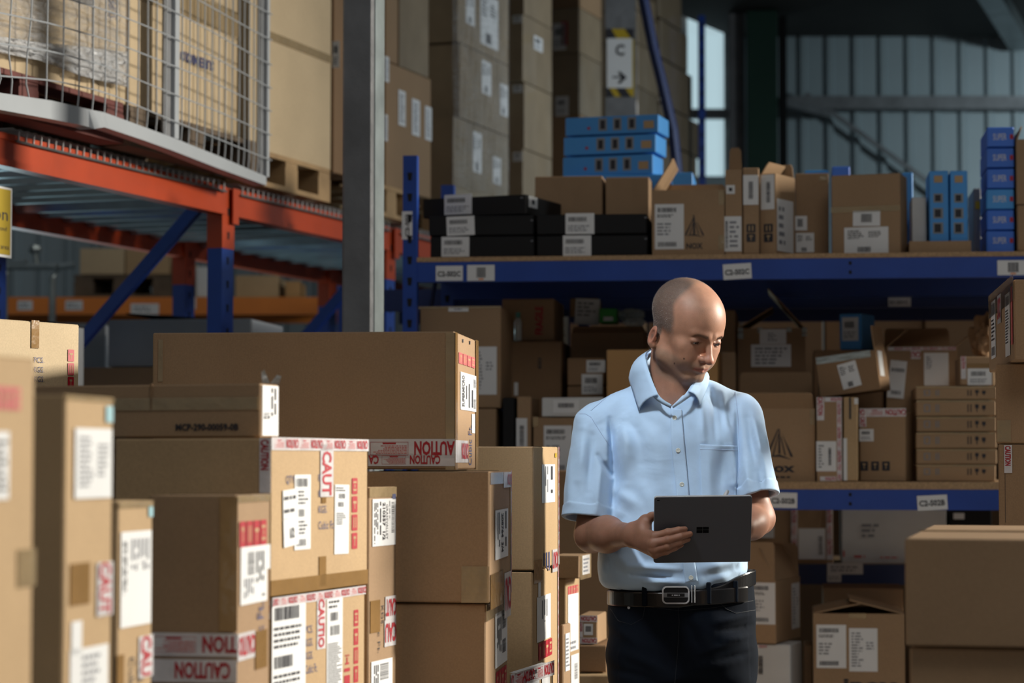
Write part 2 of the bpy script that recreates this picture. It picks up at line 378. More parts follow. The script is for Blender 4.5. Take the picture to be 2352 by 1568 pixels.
    def prt(s, f, x0, y0, x1, y1, items, rot=0):
        """ink straight on the board"""
        u0, v0, u1, v1 = s.rect(f, x0, y0, x1, y1); T = s.face(f)[2]; W, H = u1 - u0, v1 - v0
        T = T @ Matrix.Translation(((u0 + u1) / 2, (v0 + v1) / 2, -.001)) @ Matrix.Rotation(R(rot), 4, 'Z')
        if rot % 180: W, H = H, W
        draw(s.body, items, W, H, T @ Matrix.Translation((-W / 2, -H / 2, 0))); return s
    def caution(s, f, x0, y0, x1, y1, rot=None, start=0, uvr=None):
        u0, v0, u1, v1 = uvr or s.rect(f, x0, y0, x1, y1); W, H = u1 - u0, v1 - v0
        if rot is None: rot = 180 if W > H else -90
        Lg, Hh = (W, H) if not rot % 180 else (H, W); it = []; p = start * Hh
        n = 0
        while p < Lg:
            cw = Hh * 2.6
            if p > -cw * .01 or True:
                a0, a1 = max(p, 0) / Lg, min(p + cw, Lg) / Lg
                if a1 - a0 > .25 * cw / Lg:
                    st = 'CAUTION'
                    fr = (min(p + cw, Lg) - max(p, 0)) / cw; k = max(1, round(7 * fr)); st = st[:k] if p >= 0 else st[-k:]
                    it.append(('t', st, a0, .15, .70, 'red', True, (a1 - a0) * .97))
            p += cw + Hh * .25
            bw = Hh * 2.0
            if p > 0 and p + bw < Lg:
                x, y = p / Lg, (p + bw) / Lg; e = .012 * Hh / Lg * 3
                it += [('rect', x, .15, y, .17, 'red'), ('rect', x, .83, y, .85, 'red'), ('rect', x, .15, x + e * .5, .85, 'red'), ('rect', y - e * .5, .15, y, .85, 'red'),
                       ('lines', x + e * 2, .32, y - e * 2, .8, 6, 'redp'), ('rect', (x + y) / 2 - .35 * Hh / Lg, .19, (x + y) / 2 + .35 * Hh / Lg, .27, 'red')]
            p += bw + Hh * .25
        return s.lab(f, x0, y0, x1, y1, it, rot=rot, mat='ctape', name='caution_tape', lift=.0004, uvr=uvr)
    def tape(s, f, x0, y0, x1, y1, mat='btape', tilt=0): return s.lab(f, x0, y0, x1, y1, [], mat=mat, name='packing_tape', tilt=tilt)
    def done(s):
        s.body.build('body', s.root)
        for p in s.parts:
            o = p[1].build(p[0], s.root)
            if len(p) > 2 and p[2]: o['label'] = p[2]
        return s.root
# ================================================================== the building
def struct(mb, name, kind='structure'): return tag(mb.build(name), kind=kind)
mb = MB(); mb.box(-9, -1.5, -.1, 9.5, 18, 0, 'floor'); struct(mb, 'floor')
def cladding(x0, x1, Y, z0, z1, per=.19, dp=.035):
    mb = MB(); xs = []; x = x0
    while x < x1:
        xs += [(min(a_, x1), b_) for a_, b_ in ((x, 0), (x + per * .62, 0), (x + per * .72, dp), (x + per * .9, dp))]; x += per
    vs = []; fs = []
    for i, (a, b) in enumerate(xs): vs += [(a, Y - b, z0), (a, Y - b, z1)]
    fs = [(2 * i, 2 * i + 2, 2 * i + 3, 2 * i + 1) for i in range(len(xs) - 1)]
    mb.add(vs, fs, 'cladd'); mb.box(x0, Y + .01, z0, x1, Y + .1, z1, 'cladd'); return mb
WY = 17.0
wx0, wx1 = P(1568, 200, WY).x, P(1672, 200, WY).x; wz0, wz1 = P(1600, 405, WY).z, P(1600, -40, WY).z
m1 = cladding(-9, wx0, WY, 0, 6.0); m2 = cladding(wx1, 8, WY, 0, 6.0); m1.v += []; n = len(m1.v)
m1.mi('cladd'); m1.v += m2.v; m1.f += [tuple(i + n for i in f) for f in m2.f]; m1.m += m2.m
m1.box(wx0, WY - .02, 0, wx1, WY + .08, wz0, 'cladd'); m1.box(wx0, WY - .02, wz1, wx1, WY + .08, 6, 'cladd')
struct(m1, 'wall_back')
mb = MB(); mb.box(-9.1, -1.5, 0, -9, 17.1, 6, 'cladd'); struct(mb, 'wall_left')
mb = MB(); mb.box(9.5, -1.5, 0, 9.6, 17.1, 6, 'cladd'); struct(mb, 'wall_right')
wn = MB(); wn.box(wx0, WY, wz0, wx1, WY + .02, wz1, 'win'); wn = struct(wn, 'window_1')
fr = MB()
for a in (wx0, wx1 - .03): fr.box(a, WY - .04, wz0, a + .03, WY - .001, wz1, 'galv')
zz = P(1600, 262, WY).z; fr.box(wx0, WY - .06, zz - .04, wx1, WY - .001, zz + .03, 'galvd'); fr.build('window_frame', wn)
# mezzanine above
def onz(px, py, z):
    d = ray(px, py); return EYE + d * ((z - EYE.z) / d.z)
cz = 4.37
A = onz(1480, 0, cz); B = P(1680, 84, WY - .05); cz = B.z; A = onz(1480, 0, cz)
dv = (A - B).normalized(); A2 = B + dv * 9
mb = MB(); mb.prism([(B.x, B.y), (A2.x, A2.y), (8, A2.y), (8, B.y)], cz, cz + .14, 'slab'); struct(mb, 'ceiling')
mb = MB(); p = P(2345, 70, WY - .1); q = onz(2262, -60, cz); mb.bar((p.x, p.y, cz - .06), (q.x, q.y, cz - .06), .15, .1, 'galv'); struct(mb, 'trim_1')
mb = MB(); z1, z0 = P(2000, 222, WY - .15).z, P(2000, 252, WY - .15).z
x0 = P(1808, 230, WY - .15).x; mb.box(x0, WY - .2, z0 + .06, 7, WY - .04, z1, 'galvd'); mb.box(x0, WY - .2, z0, 7, WY - .18, z0 + .06, 'galvd'); mb.box(x0, WY - .19, z0, 7, WY - .04, z0 + .012, 'galvd')
struct(mb, 'trim_2')
mb = MB(); mb.bar(P(1850, 215, WY - .12), P(2330, 560, WY - .12), .03, .03, 'galvd'); mb.bar(P(1792, 232, 16.2), P(1900, 262, WY - .1), .04, .05, 'galvd'); struct(mb, 'trim_3')
def colm(px0, px1, Y, dep, z1, mat, label, cat='column', name='steel_column', psi=-6, flange=None):
    a, b = P(px0, 300, Y), P(px1, 300, Y); M = Matrix.Translation((a.x, Y, 0)) @ Matrix.Rotation(R(psi), 4, 'Z'); w_ = (b.x - a.x)
    mb = MB(); mb.T = M; t = .012
    if flange == 'H':     # H section, web running away from the eye
        mb.box(0, 0, 0, w_, t, z1, mat); mb.box(0, dep - t, 0, w_, dep, z1, mat); mb.box(w_ / 2 - t / 2, t, 0, w_ / 2 + t / 2, dep - t, z1, mat)
    else: mb.cham(0, 0, 0, w_, dep, z1, .006, mat)
    return tag(mb.build(name), label, cat)
colm(1716, 1786, 15.9, .22, cz - .01, 'green', 'dark green painted steel column in front of the grey cladding')
colm(1789, 1808, 16.1, .05, cz - .01, 'dark', 'narrow black post tight against the right of the green column', 'post', 'steel_post')
colm(1674, 1710, 16.0, .12, cz - .01, 'galvd', 'grey steel column between the bright window and the green column')
# the big galvanised column in front of the racks: broad mottled face and a flank coloured paler as if lit
a = P(785, 400, 7.5); b = P(856, 400, 7.5); cfr = Frame((b.x, b.y), R(-14)); c = cfr.hit(882, 400, 0, 0)
mb = MB(); mb.T = cfr.M; w_ = abs(cfr.hit(785, 400, 1, 0).x)
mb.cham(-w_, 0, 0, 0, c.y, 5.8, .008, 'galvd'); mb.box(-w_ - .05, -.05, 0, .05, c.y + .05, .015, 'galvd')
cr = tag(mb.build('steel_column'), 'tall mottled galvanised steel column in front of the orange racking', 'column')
mb = MB(); mb.T = cfr.M; mb.box(.0005, .012, .02, .004, c.y - .012, 5.79, 'galv'); o = mb.build('lit_side_plate', cr); o['label'] = 'added pale plate giving the column a lit side'  # paler steel skin puts the side light into the colour
# ================================================================== blue shelving
SF = Frame((P(925, 600, 8.5).x, 8.5), R(-6.8))
zCt = SF.hit(1150, 589, 1, 0).z; zCb1 = SF.hit(1150, 600, 1, 0).z; zCb0 = SF.hit(1150, 646, 1, 0).z
zBt = SF.hit(2050, 1106, 1, 0).z; zBb1 = SF.hit(2050, 1124, 1, 0).z; zBb0 = SF.hit(2050, 1171, 1, 0).z
SW = 2.78; SD = .92
def slotted(mb, x0, y0, x1, y1, z0, z1, mat, fy, zs=.075):
    """upright with punched slots on its front face"""
    mb.box(x0, y0, z0, x1, y1, z1, mat); z = z0 + .05; xm = (x0 + x1) / 2
    while z < z1 - .02:
        mb.prism([(xm - .006, z - .014), (xm + .006, z - .014), (xm + .009, z + .014), (xm - .009, z + .014)], 0, .001, 'dark', Matrix.Translation((0, fy - .0012, 0)) @ Matrix(((1, 0, 0, 0), (0, 0, 1, 0), (0, 1, 0, 0), (0, 0, 0, 1)))); z += zs
def lbl(mb, fr_, px0, py0, px1, py1, items, y, tilt=0, rot=0, mat='paper'):
    a = fr_.hit(px0, py1, 1, y); b = fr_.hit(px1, py0, 1, y); W, H = b.x - a.x, b.z - a.z
    T = fr_.M @ Matrix.Translation(((a.x + b.x) / 2, y, (a.z + b.z) / 2)) @ Matrix(((1, 0, 0, 0), (0, 0, -1, 0), (0, 1, 0, 0), (0, 0, 0, 1))) @ Matrix.Rotation(R(tilt + rot), 4, 'Z')
    if rot % 180: W, H = H, W
    T = T @ Matrix.Translation((-W / 2, -H / 2, 0)); mb.box(0, 0, -.0008, W, H, 0, mat, T); draw(mb, items, W, H, T)
root = empty('shelving_unit', SF.M, 'blue boltless shelving unit with chipboard decks carrying the mixed cartons behind the man', 'shelving')
pw = SF.hit(957, 600, 1, 0).x; ztop = SF.hit(940, 357, 1, 0).z
for (x, y) in ((0, 0), (SW, 0), (0, SD), (SW, SD)):
    mb = MB(); slotted(mb, x, y - .0, x + pw, y + .045, 0, ztop - (.0 if y == 0 else 0.0), 'blue', y); o = mb.build('upright', root)
def beam(mb, x0, x1, y0, z0, z1, t=.045, mat='blue'):
    mb.box(x0, y0, z0, x1, y0 + t, z1, mat)
for (zb0, zb1, nm) in ((zCb0, zCb1, 'C'), (zBb0, zBb1, 'B'), (.36, .43, 'A')):
    for y in (.004, SD - .0):
        mb = MB(); beam(mb, pw, SW, y, zb0, zb1)
        if y < .1:
            for px in ((1953,) if nm == 'C' else (1953,)):
                for q in (.3, .75):
                    c = SF.hit(px, 1146 if nm == 'B' else 620, 1, 0); z = zb0 + (zb1 - zb0) * q
                    mb.box(c.x - .005, y - .0008, z - .006, c.x + .005, y, z + .006, 'dark')
        mb.build('beam', root)
    mb = MB(); mb.box(.0, .002, zb1 + .0005, SW + pw, SD + .04, (zb1 + .018) if nm == 'A' else (zCt if nm == 'C' else zBt), 'chip'); mb.build('shelf_board', root)
for z0_, z1_ in ((.5, 1.3), (1.3, .5), (1.5, 2.3)):
    for x in (.02, SW + .02):
        mb = MB(); mb.bar((x, .05, z0_), (x, SD, z1_), .01, .03, 'navy'); mb.build('brace', root)
def shlab(px0, py0, px1, py1, items, y=.0, tilt=0, rot=0, fr_=None, par=None, lb=None):
    mb = MB(); lbl(mb, fr_ or SF, px0, py0, px1, py1, items, y, tilt, rot); p_ = par or root; mb.v = [tuple(p_.matrix_world.inverted() @ Vector(q)) for q in mb.v]
    o = mb.build('location_label', p_)
    if lb: o['label'] = lb
BARO = [('bar', .34, .2, .68, .85), ('rect', .42, .06, .6, .15, 'orangef')]
shlab(1001, 610, 1063, 645, [('t', 'C2-S02C', .06, .3, .34, 'ink', True, .86)], lb='label reading C2-S02C')
shlab(1073, 608, 1136, 645, BARO)
shlab(1661, 605, 1726, 641, [('t', 'C2-S02C', .06, .3, .34, 'ink', True, .86)], tilt=3, lb='tilted label reading C2-S02C')
shlab(2291, 597, 2362, 632, BARO)
shlab(1768, 1131, 1831, 1166, [('t', 'C2-S02B', .06, .3, .34, 'ink', True, .86)], tilt=-1, lb='label reading C2-S02B by the sleeve')
shlab(2107, 1137, 2176, 1171, [('t', 'C2-S02B', .06, .3, .38, 'ink', True, .86)], tilt=3, lb='tilted label reading C2-S02B')
shlab(923, 485, 947, 550, [('t', 'C2-S02', .1, .3, .38, 'ink', True, .8)], y=-.001, rot=90)
# the unit standing back to back behind it
r2y = SD + .08
F2 = Frame(SF.M @ Vector((0, r2y, 0)), SF.yaw)
root2 = empty('shelving_unit', F2.M, 'dark blue shelving unit standing back to back behind the first, seen through its gaps', 'shelving')
zR1, zR0 = F2.hit(2065, 655, 1, 0).z, F2.hit(2065, 706, 1, 0).z
zA1, zA0 = F2.hit(1980, 1296, 1, 0).z, F2.hit(1980, 1342, 1, 0).z
xu = F2.hit(1280, 740, 1, 0).x
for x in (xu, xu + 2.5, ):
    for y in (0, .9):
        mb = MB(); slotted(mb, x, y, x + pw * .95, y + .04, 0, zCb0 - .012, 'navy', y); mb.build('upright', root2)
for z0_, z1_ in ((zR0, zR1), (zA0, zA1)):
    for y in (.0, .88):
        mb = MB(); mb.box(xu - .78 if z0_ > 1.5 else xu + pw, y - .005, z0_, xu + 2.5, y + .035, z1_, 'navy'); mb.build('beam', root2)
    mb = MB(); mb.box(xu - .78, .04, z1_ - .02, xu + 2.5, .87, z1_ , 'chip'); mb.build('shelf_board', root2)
shlab(2040, 683, 2092, 704, [('t', 'B1-S01C', .08, .3, .4, 'inkg', True, .8)], y=-.007, fr_=F2, par=root2)
shlab(1900, 1293, 1982, 1318, [('lines', .1, .2, .9, .8, 2, 'inkg')], y=-.007, fr_=F2, par=root2)
shlab(1900, 1318, 1932, 1336, [('lines', .1, .2, .9, .8, 2, 'inkg')], y=-.007, fr_=F2, par=root2)
shlab(1281, 727, 1305, 804, [('lines', .2, .1, .8, .9, 8, 'inkg')], y=-.002, fr_=F2, par=root2)
# ================================================================== orange pallet racking
c = P(510, 500, 9.0); RF = Frame((c.x, c.y), R(70.7)); BAY = 1.63; RD = 1.05
zO1 = RF.hit(500, 425, 1, -.01).z; zO0 = RF.hit(500, 489, 1, -.01).z; zSp = RF.hit(515, 570, 1, 0).z
rk = empty('pallet_rack', RF.M, 'orange and blue pallet racking with wire decks and loaded pallets running down the left', 'rack')
for i in range(-1, 5):
    for y in (0, RD - .06):
        if i == -1 and False: continue
        x = i * BAY if i >= 0 else -1.86; mb = MB()
        slotted(mb, x, y, x + .1, y + .06, 0, zSp, 'blue', y, .09); slotted(mb, x - .002, y - .002, x + .102, y + .062, zSp, zO1 + .0, 'orange', y - .002, .09)
        o = mb.build('upright', rk); 
        if i == 0 and y == 0: o['label'] = 'blue upright with an orange splice at its top'
for i in range(-1, 4):
    for y in (-.012, RD - .05):
        mb = MB(); x0, x1 = (i * BAY if i >= 0 else -1.86) + .1, (i + 1) * BAY
        mb.box(x0, y, zO0, x1, y + .05, zO1, 'orange'); mb.box(x0, y - .006, zO0, x1, y, zO0 + .022, 'orange'); mb.box(x0, y - .006, zO1 - .02, x1, y, zO1, 'orange')
        mb.box(x0 - .045, y - .008, zO0 - .03, x0 + .004, y - .001, zO1, 'orange'); mb.build('beam', rk)
    for k in range(8):      # underside channels of the deck
        xx = i * BAY + .13 + k * (BAY - .12) / 8
        mb = MB(); L_ = RD - .10; T_ = Matrix(((1, 0, 0, xx), (0, 0, 1, .045), (0, 1, 0, zO1), (0, 0, 0, 1))); mb.prism([(0, -.008), (.02, -.012), (.045, -.048), (.085, -.048), (.11, -.012), (.135, -.008), (.135, -.004), (0, -.004)], 0, L_, 'galvs', T_)
        mb.build('deck_channel', rk)
    mb = MB()                # wire mesh deck, its ends bent down over the beam
    s_ = i * BAY + .13
    while s_ < (i + 1) * BAY - .01:
        mb.tube([(s_, -.02, zO1 - .022), (s_, -.022, zO1 + .012), (s_, .0, zO1 + .024), (s_, RD - .02, zO1 + .024)], .0036, 'tick', 5); s_ += .046
    for y in (-.024, .2, .45, .7, .95): mb.tube([(i * BAY + .11, y, zO1 + (.017 if y > 0 else -.02)), ((i + 1) * BAY - .01, y, zO1 + (.017 if y > 0 else -.02))], .004, 'galv', 5)
    mb.build('wire_deck', rk)
def brace(pa, pb, x, x2=None):
    a_ = RF.hit(*pa, 0, x); b_ = RF.hit(*pb, 0, x if x2 is None else x2); mb = MB(); mb.bar(a_, b_, .035, .045, 'blue'); mb.build('brace', rk)
brace((452, 478), (172, 800), .05); brace((800, 660), (700, 775), BAY + .05)
mb = MB(); mb.bar((BAY * 3 + .05, .06, 2.2), (BAY * 3 + .05, RD, 1.2), .035, .045, 'blue'); mb.build('brace', rk)
# yellow sign hung under the beam at the left
mb = MB(); sg = RF
a = RF.hit(-40, 433, 1, -.11)
lbl(mb, RF, -100, 433, 28, 574, [], -.05, mat='paper'); lbl(mb, RF, -96, 437, 25, 568, [('t', 'Caution', .04, .52, .2, 'ink', False, .9), ('t', 'Authorised staff beyond', .06, .36, .07, 'ink', False, .86), ('t', 'this point - loading area', .04, .08, .08, 'ink', False, .93)], -.0515, mat='yellow')
tag(mb.build('warning_sign'), 'yellow warning sign with black lettering hanging under the orange beam', 'sign')
# bent mesh guard in front of the loaded deck
gy = -.2
g = empty('mesh_guard', RF.M, 'bent grey wire mesh guard panel in front of the loaded pallets', 'guard')
def G(px, py, y=gy): return RF.hit(px, py, 1, y)
rail_t = [(-60, 202), (0, 213), (120, 231), (215, 253), (240, 258), (330, 291), (400, 317), (500, 357), (618, 408)]
rail_b = [(-60, 245), (0, 252), (120, 274), (200, 290), (216, 296), (240, 292), (330, 322), (400, 347), (500, 386), (618, 428)]
def lerp(L, x):
    for (a_, b_), (c_, d_) in zip(L, L[1:]):
        if x <= c_: return b_ + (d_ - b_) * (x - a_) / (c_ - a_)
    return L[-1][1]
mb = MB(); prev = None
for i, px in enumerate(range(-60, 622, 12)):
    bulge = -.03 * math.exp(-((px - 222) / 18.0) ** 2)
    t_, b_ = G(px, lerp(rail_t, px), gy), G(px, lerp(rail_b, px), gy + bulge)
    q = [t_, b_, b_ + Vector((0, .035, -.002)), t_ + Vector((0, .004, 0)), ]
    q = [t_, b_, b_ + Vector((0, .05, .0)), b_ + Vector((0, .05, .006)), b_ + Vector((0, .006, .006)), t_ + Vector((0, .006, 0))]
    n = len(mb.v); mb.v += [tuple(p_) for p_ in q]; k = mb.mi('greym')
    if i:
        for j in range(6): mb.f.append((n - 6 + j, n - 6 + (j + 1) % 6, n + (j + 1) % 6, n + j)); mb.m.append(k)
mb.build('bottom_rail', g, smooth=False)
zt_ = G(300, -120).z
for px, wd in ((400, 22), (612, 14)):
    a_ = G(px, lerp(rail_t, px)); mb = MB(); wm = wd / 290.0
    mb.box(a_.x, gy - .002, a_.z, a_.x + wm * .42, gy + .012, 3.6, 'greym'); mb.box(a_.x - wm * .75, gy + .012, a_.z, a_.x + .004, gy + .02, 3.6, 'galvd'); mb.build('post', g)
mb = MB()
vx = [-52, -8, 27, 68, 107, 144, 180, 213, 241, 267, 293, 316, 338, 359, 380, 417, 434, 452, 469, 486, 502, 517, 532, 548, 560, 571, 582, 592, 600]
for k, px in enumerate(vx):
    a_ = G(px, lerp(rail_t, px)); t_ = Vector((a_.x, gy, 3.6)); w0 = .02 if px < 120 else .004
    pts = [a_ + Vector((0, .003, 0))]
    for j in range(1, 9):
        f = j / 8; z = a_.z + (3.6 - a_.z) * f ** 1.6
        pts.append(Vector((a_.x + (.014 * math.sin(j * 1.3 + k) * (1 - f) if px < 90 else .0012 * math.sin(k * 2.1 + j)), gy - (.010 if px < 90 else .0012) * math.sin(j + k) * (1 - f), z)))
    mb.tube(pts, .0028, 'greym', 5)
for k in range(14):
    pts = []
    for px in range(-60, 621, 40):
        a_ = G(px, lerp(rail_t, px)); z = a_.z + .062 + k * .092 + .006 * math.sin(px * .011 + k)
        if px < 240 : z -= .012 * (1 - px / 240) * (k < 3)
        pts.append(Vector((a_.x, gy - .006, z)))
    mb.tube(pts, .0025, 'greym', 5)
mb.build('wire_mesh', g)
# ------------------------------------------------------------------ pallets
def pallet(fr_, x0, x1, y0, y1, z0, label, mat='wood', h=.14, group=None):
    M = fr_.M @ Matrix.Translation(((x0 + x1) / 2, (y0 + y1) / 2, z0)); r = empty('pallet', M, label, 'pallet', group)
    W, L = (x1 - x0) / 2, (y1 - y0) / 2; mb = MB(); n = 6
    for i in range(n):
        a_ = -L + (2 * L - .1) * i / (n - 1); mb.cham(-W, a_, h - .022, W, a_ + .1, h, .002, mat, jit=.002)
    mb.build('deck_boards', r); mb = MB()
    for i in (-1, 0, 1):
        for j in (-1, 0, 1): mb.box(i * (W - .06) - .06, j * (L - .05) - .05, .02, i * (W - .06) + .06, j * (L - .05) + .05, h - .044, mat); mb.build('block', r); mb = MB()
    for i in (-1, 0, 1): mb.box(i * (W - .06) - .055, -L, h - .044, i * (W - .06) + .055, L, h - .022, mat)
    for j in (-1, 0, 1): mb.box(-W, j * (L - .05) - .05, 0, W, j * (L - .05) + .05, .02, mat)
    mb.build('skids', r); return r
zD = zO1 + .030
py_ = -.13
def rx(px, py=300, y=py_): return RF.hit(px, py, 1, y).x
pallet(RF, rx(-190), rx(284), py_, .9, zD, 'red-brown timber pallet at the far left under the film-wrapped cartons', 'woodr')
pallet(RF, rx(298), rx(592), py_, .9, zD, 'weathered pallet under the lettered cream carton behind the mesh guard', 'woodg')
pallet(RF, rx(618), rx(800), py_ + .08, .9, zD, 'pale timber pallet just left of the galvanised column')
pallet(RF, rx(884), rx(990), py_ + .08, .9, zD, 'pale timber pallet just right of the galvanised column')
pallet(RF, rx(1052), rx(1186), py_ + .08, .9, zD, 'timber pallet under the film-wrapped stack above the black boxes')
pallet(RF, rx(1203), rx(1318), py_ + .08, .9, zD, 'timber pallet under the narrow wrapped stack left of the blue boxes')
pallet(RF, rx(1332), rx(1470), py_ + .08, .9, zD, 'timber pallet under the brown stack behind the C sign post')
zPl = zD + .1405
# ------------------------------------------------------------------ sign post, cable, far upright
mb = MB(); a_ = P(1391, 200, 12.9); b_ = P(1460, 200, 12.9)
mb.box(a_.x, 12.9, 0, b_.x, 12.98, cz - .01, 'galvd')
tag(mb.build('steel_post'), 'flat grey steel post carrying the C sign', 'post')
FF = Frame((0, 12.9), 0); mb = MB()
lbl(mb, FF, 1393, 66, 1456, 222, [], -.004, mat='yellow'); sgr = tag(mb.build('aisle_sign'), 'white aisle sign with letter C, arrow and black-yellow hazard stripes', 'sign'); mb = MB()
def tri(pts):
    q = [FF.M @ FF.hit(px, py, 1, -.006) for px, py in pts]; mb.add(q, [(0, 1, 2, 3)][:1] if len(q) == 4 else [tuple(range(len(q)))], 'ink')
for pts in (((1393, 66), (1404, 66), (1418, 90), (1393, 90)), ((1436, 66), (1456, 66), (1456, 90), (1452, 90)), ((1393, 200), (1398, 200), (1412, 222), (1393, 222)), ((1414, 200), (1434, 200), (1450, 222), (1428, 222))):
    tri(pts); mb.build('hazard_stripe', sgr); mb = MB()
lbl(mb, FF, 1394, 88, 1452, 202, [('t', 'C', .34, .66, .22, 'ink', True, .36), ('rect', .22, .2, .62, .235, 'ink')], -.007)
q = [FF.M @ FF.hit(px, py, 1, -.009) for px, py in ((1424, 163), (1440, 178), (1424, 193), (1420, 189), (1430, 178), (1420, 167))]; mb.add(q, [(0, 1, 4, 5), (1, 2, 3, 4)], 'ink')
mb.build('white_panel', sgr)
mb = MB(); mb.tube([P(1472, -30, 12.6), P(1500, 110, 12.6), P(1520, 190, 12.6), P(1545, 300, 12.6), P(1556, 400, 12.6), P(1560, 560, 12.6)], .028, 'navy', 8)
tag(mb.build('diagonal_strut'), 'dark slanting steel strut beside the C sign', 'strut')
mb = MB(); a_ = P(1605, 200, 15.4); b_ = P(1620, 200, 15.4); slotted(mb, a_.x, 15.4, b_.x, 15.45, 0, 4.25, 'blue', 15.4, .09)
tag(mb.build('rack_upright'), 'tall blue rack upright standing in front of the bright window', 'upright')
# ------------------------------------------------------------------ far rack seen under the orange deck
FR = Frame((P(0, 700, 14.5).x, 14.5), 0)
fk = empty('pallet_rack', FR.M, 'far orange-beamed rack glimpsed under the loaded deck at left', 'rack')
z1_, z0_ = FR.hit(300, 682, 1, 0).z, FR.hit(300, 722, 1, 0).z; XR = FR.hit(775, 700, 1, 0).x
for y in (0, .9): mb = MB(); mb.box(-1.2, y, z0_, XR, y + .05, z1_, 'orangef'); mb.build('beam', fk)
mb = MB(); mb.box(-1.2, .05, z1_ - .01, XR, .9, z1_ + .004, 'chip'); mb.build('shelf_board', fk)
for x in (-1.25, XR): 
    for y in (0, .9): mb = MB(); mb.box(x, y, 0, x + .08, y + .05, 3.0, 'blue'); mb.build('upright', fk)
for q in ((40, 690, 75, 712), (150, 690, 190, 712), (300, 697, 365, 722), (402, 682, 450, 710)):
    mb = MB(); lbl(mb, FR, *q, [('lines', .1, .2, .9, .8, 2, 'inkg')], -.003); mb.v = [tuple(fk.matrix_world.inverted() @ Vector(v_)) for v_ in mb.v]; mb.build('location_label', fk)
ZF = z1_ + .0045
# ================================================================== cartons on the far rack (left, under the deck)
def bx(*a, **k): return Box(*a, **k)
pallet(FR, FR.hit(170, 650, 1, .1).x, FR.hit(395, 650, 1, .1).x, .1, .85, ZF, 'dark pallet on the far rack under the pale cartons', 'woodg')
zz = ZF + .141
bx('pale cream carton on the far rack, left of the blue-orange post', 183, 286, 570, fr=FR, d=.1, zb=zz, dep=.7, mat='card3').done()
bx('second pale carton on the far rack, right beside the cream one', 288, 390, 572, fr=FR, d=.1, zb=zz, dep=.7, mat='card2').done()
bx('cream carton on the far rack seen right of the blue-orange post', 408, 447, 605, fr=FR, d=.1, zb=ZF, dep=.5, mat='card3').done()
bx('narrow white carton on the far rack beside the front upright', 450, 482, 612, fr=FR, d=.08, zb=ZF, dep=.4, mat='white').done()
bx('long pale carton on the far rack right of the front upright', 540, 640, 632, fr=FR, d=.1, zb=ZF, dep=.5, mat='card2').done()
bx('small yellow-brown carton at the right end of the far rack', 655, 690, 645, fr=FR, d=.1, zb=ZF, dep=.4, mat='cardo').done()
mb = MB()
for px, top in ((10, 605), (120, 612)):
    a_ = P(px, 720, 13.2); b_ = P(px + 8, top, 13.2); mb.tube([(a_.x, 13.2, 0), (a_.x, 13.2, b_.z - .06), (a_.x + .04, 13.2, b_.z), (a_.x + .12, 13.2, b_.z + .01)], .02, 'galv', 8)
a_ = P(85, 612, 13.2); mb.tube([(P(20, 612, 13.2).x, 13.2, a_.z), (P(130, 612, 13.2).x, 13.2, a_.z)], .02, 'galv', 8); mb.tube([a_, P(80, 575, 13.2)], .015, 'galv', 8)
c_ = P(80, 572, 13.2); mb.tube([c_ + Vector((-.03, 0, 0)), c_, c_ + Vector((.03, 0, 0))], [.02, .035, .02], 'galv', 10)
tag(mb.build('trolley_frame'), 'bright tubular steel trolley frame standing before the far rack', 'trolley')
# ================================================================== loads on the orange rack
def load(label, px0, px1, py0, py1=None, zb=None, d=py_, mat='card2', xs=None, dep=.85, group=None, **k):
    return bx(label, px0, px1, py0, py1, fr=RF, d=d, zb=zb, mat=mat, xs=xs, dep=dep, group=group, **k)
FW = 'film-wrapped cartons on the racking'
b = load('large cream carton wrapped in film at the top left, on the red-brown pallet', -190, 213, -130, zb=zPl, d=py_ + .02, mat='card3'); b.done()
b = load('cream carton lettered SU, beside the film-wrapped one on the red-brown pallet', 216, 292, -130, zb=zPl, d=py_ + .02, mat='card3')
b.prt('F', 245, -20, 272, 48, [('t', 'SUPER', .02, .1, .8, 'inkb', False, .96)], rot=90); b.done()
def sheet(fr_, pts, y, mat, name, label, cat='film', amp=.012, nz=14, base=None):
    """a wrinkled skin stretched over a load; pts are its px left, right and top/bottom curves"""
    px0, px1, top, bot = pts; mb = MB(); nx = 40; V = []
    for j in range(nz + 1):
        for i in range(nx + 1):
            px = px0 + (px1 - px0) * i / nx; pyt, pyb = lerp(top, px), lerp(bot, px); py = pyt + (pyb - pyt) * j / nz
            h = fr_.hit(px, py, 1, y - amp * (1 + math.sin(i * 1.7 + j * .6) * .5 + math.sin(i * .5 - j * 1.4) * .5)); V.append(fr_.M @ h)
    mb.v = [tuple(v_) for v_ in V]; mb.mi(mat)
    for j in range(nz):
        for i in range(nx): a_ = j * (nx + 1) + i; mb.f.append((a_, a_ + nx + 1, a_ + nx + 2, a_ + 1)); mb.m.append(0)
    o = mb.build(name, smooth=True); tag(o, label, cat)
    md = o.modifiers.new('s', 'SOLIDIFY'); md.thickness = .0008
    return o
sheet(RF, (-120, 292, [(-120, -60), (292, -20)], [(-120, 70), (0, 112), (120, 142), (200, 175), (292, 196)]), py_, 'film', 'stretch_film', 'clear stretch film pulled around the cream cartons at top left')
sheet(RF, (-120, 296, [(-120, 50), (0, 84), (100, 98), (200, 108), (296, 120)], [(-120, 90), (0, 122), (90, 138), (180, 172), (296, 202)]), py_ - .012, 'filmw', 'film_skirt', 'gathered white film skirt sagging over the edge of the red-brown pallet', amp=.012)
b = load('tall cream carton with printed lettering on the weathered pallet behind the mesh', 298, 548, -130, zb=zPl, mat='card3', d=py_ + .02)
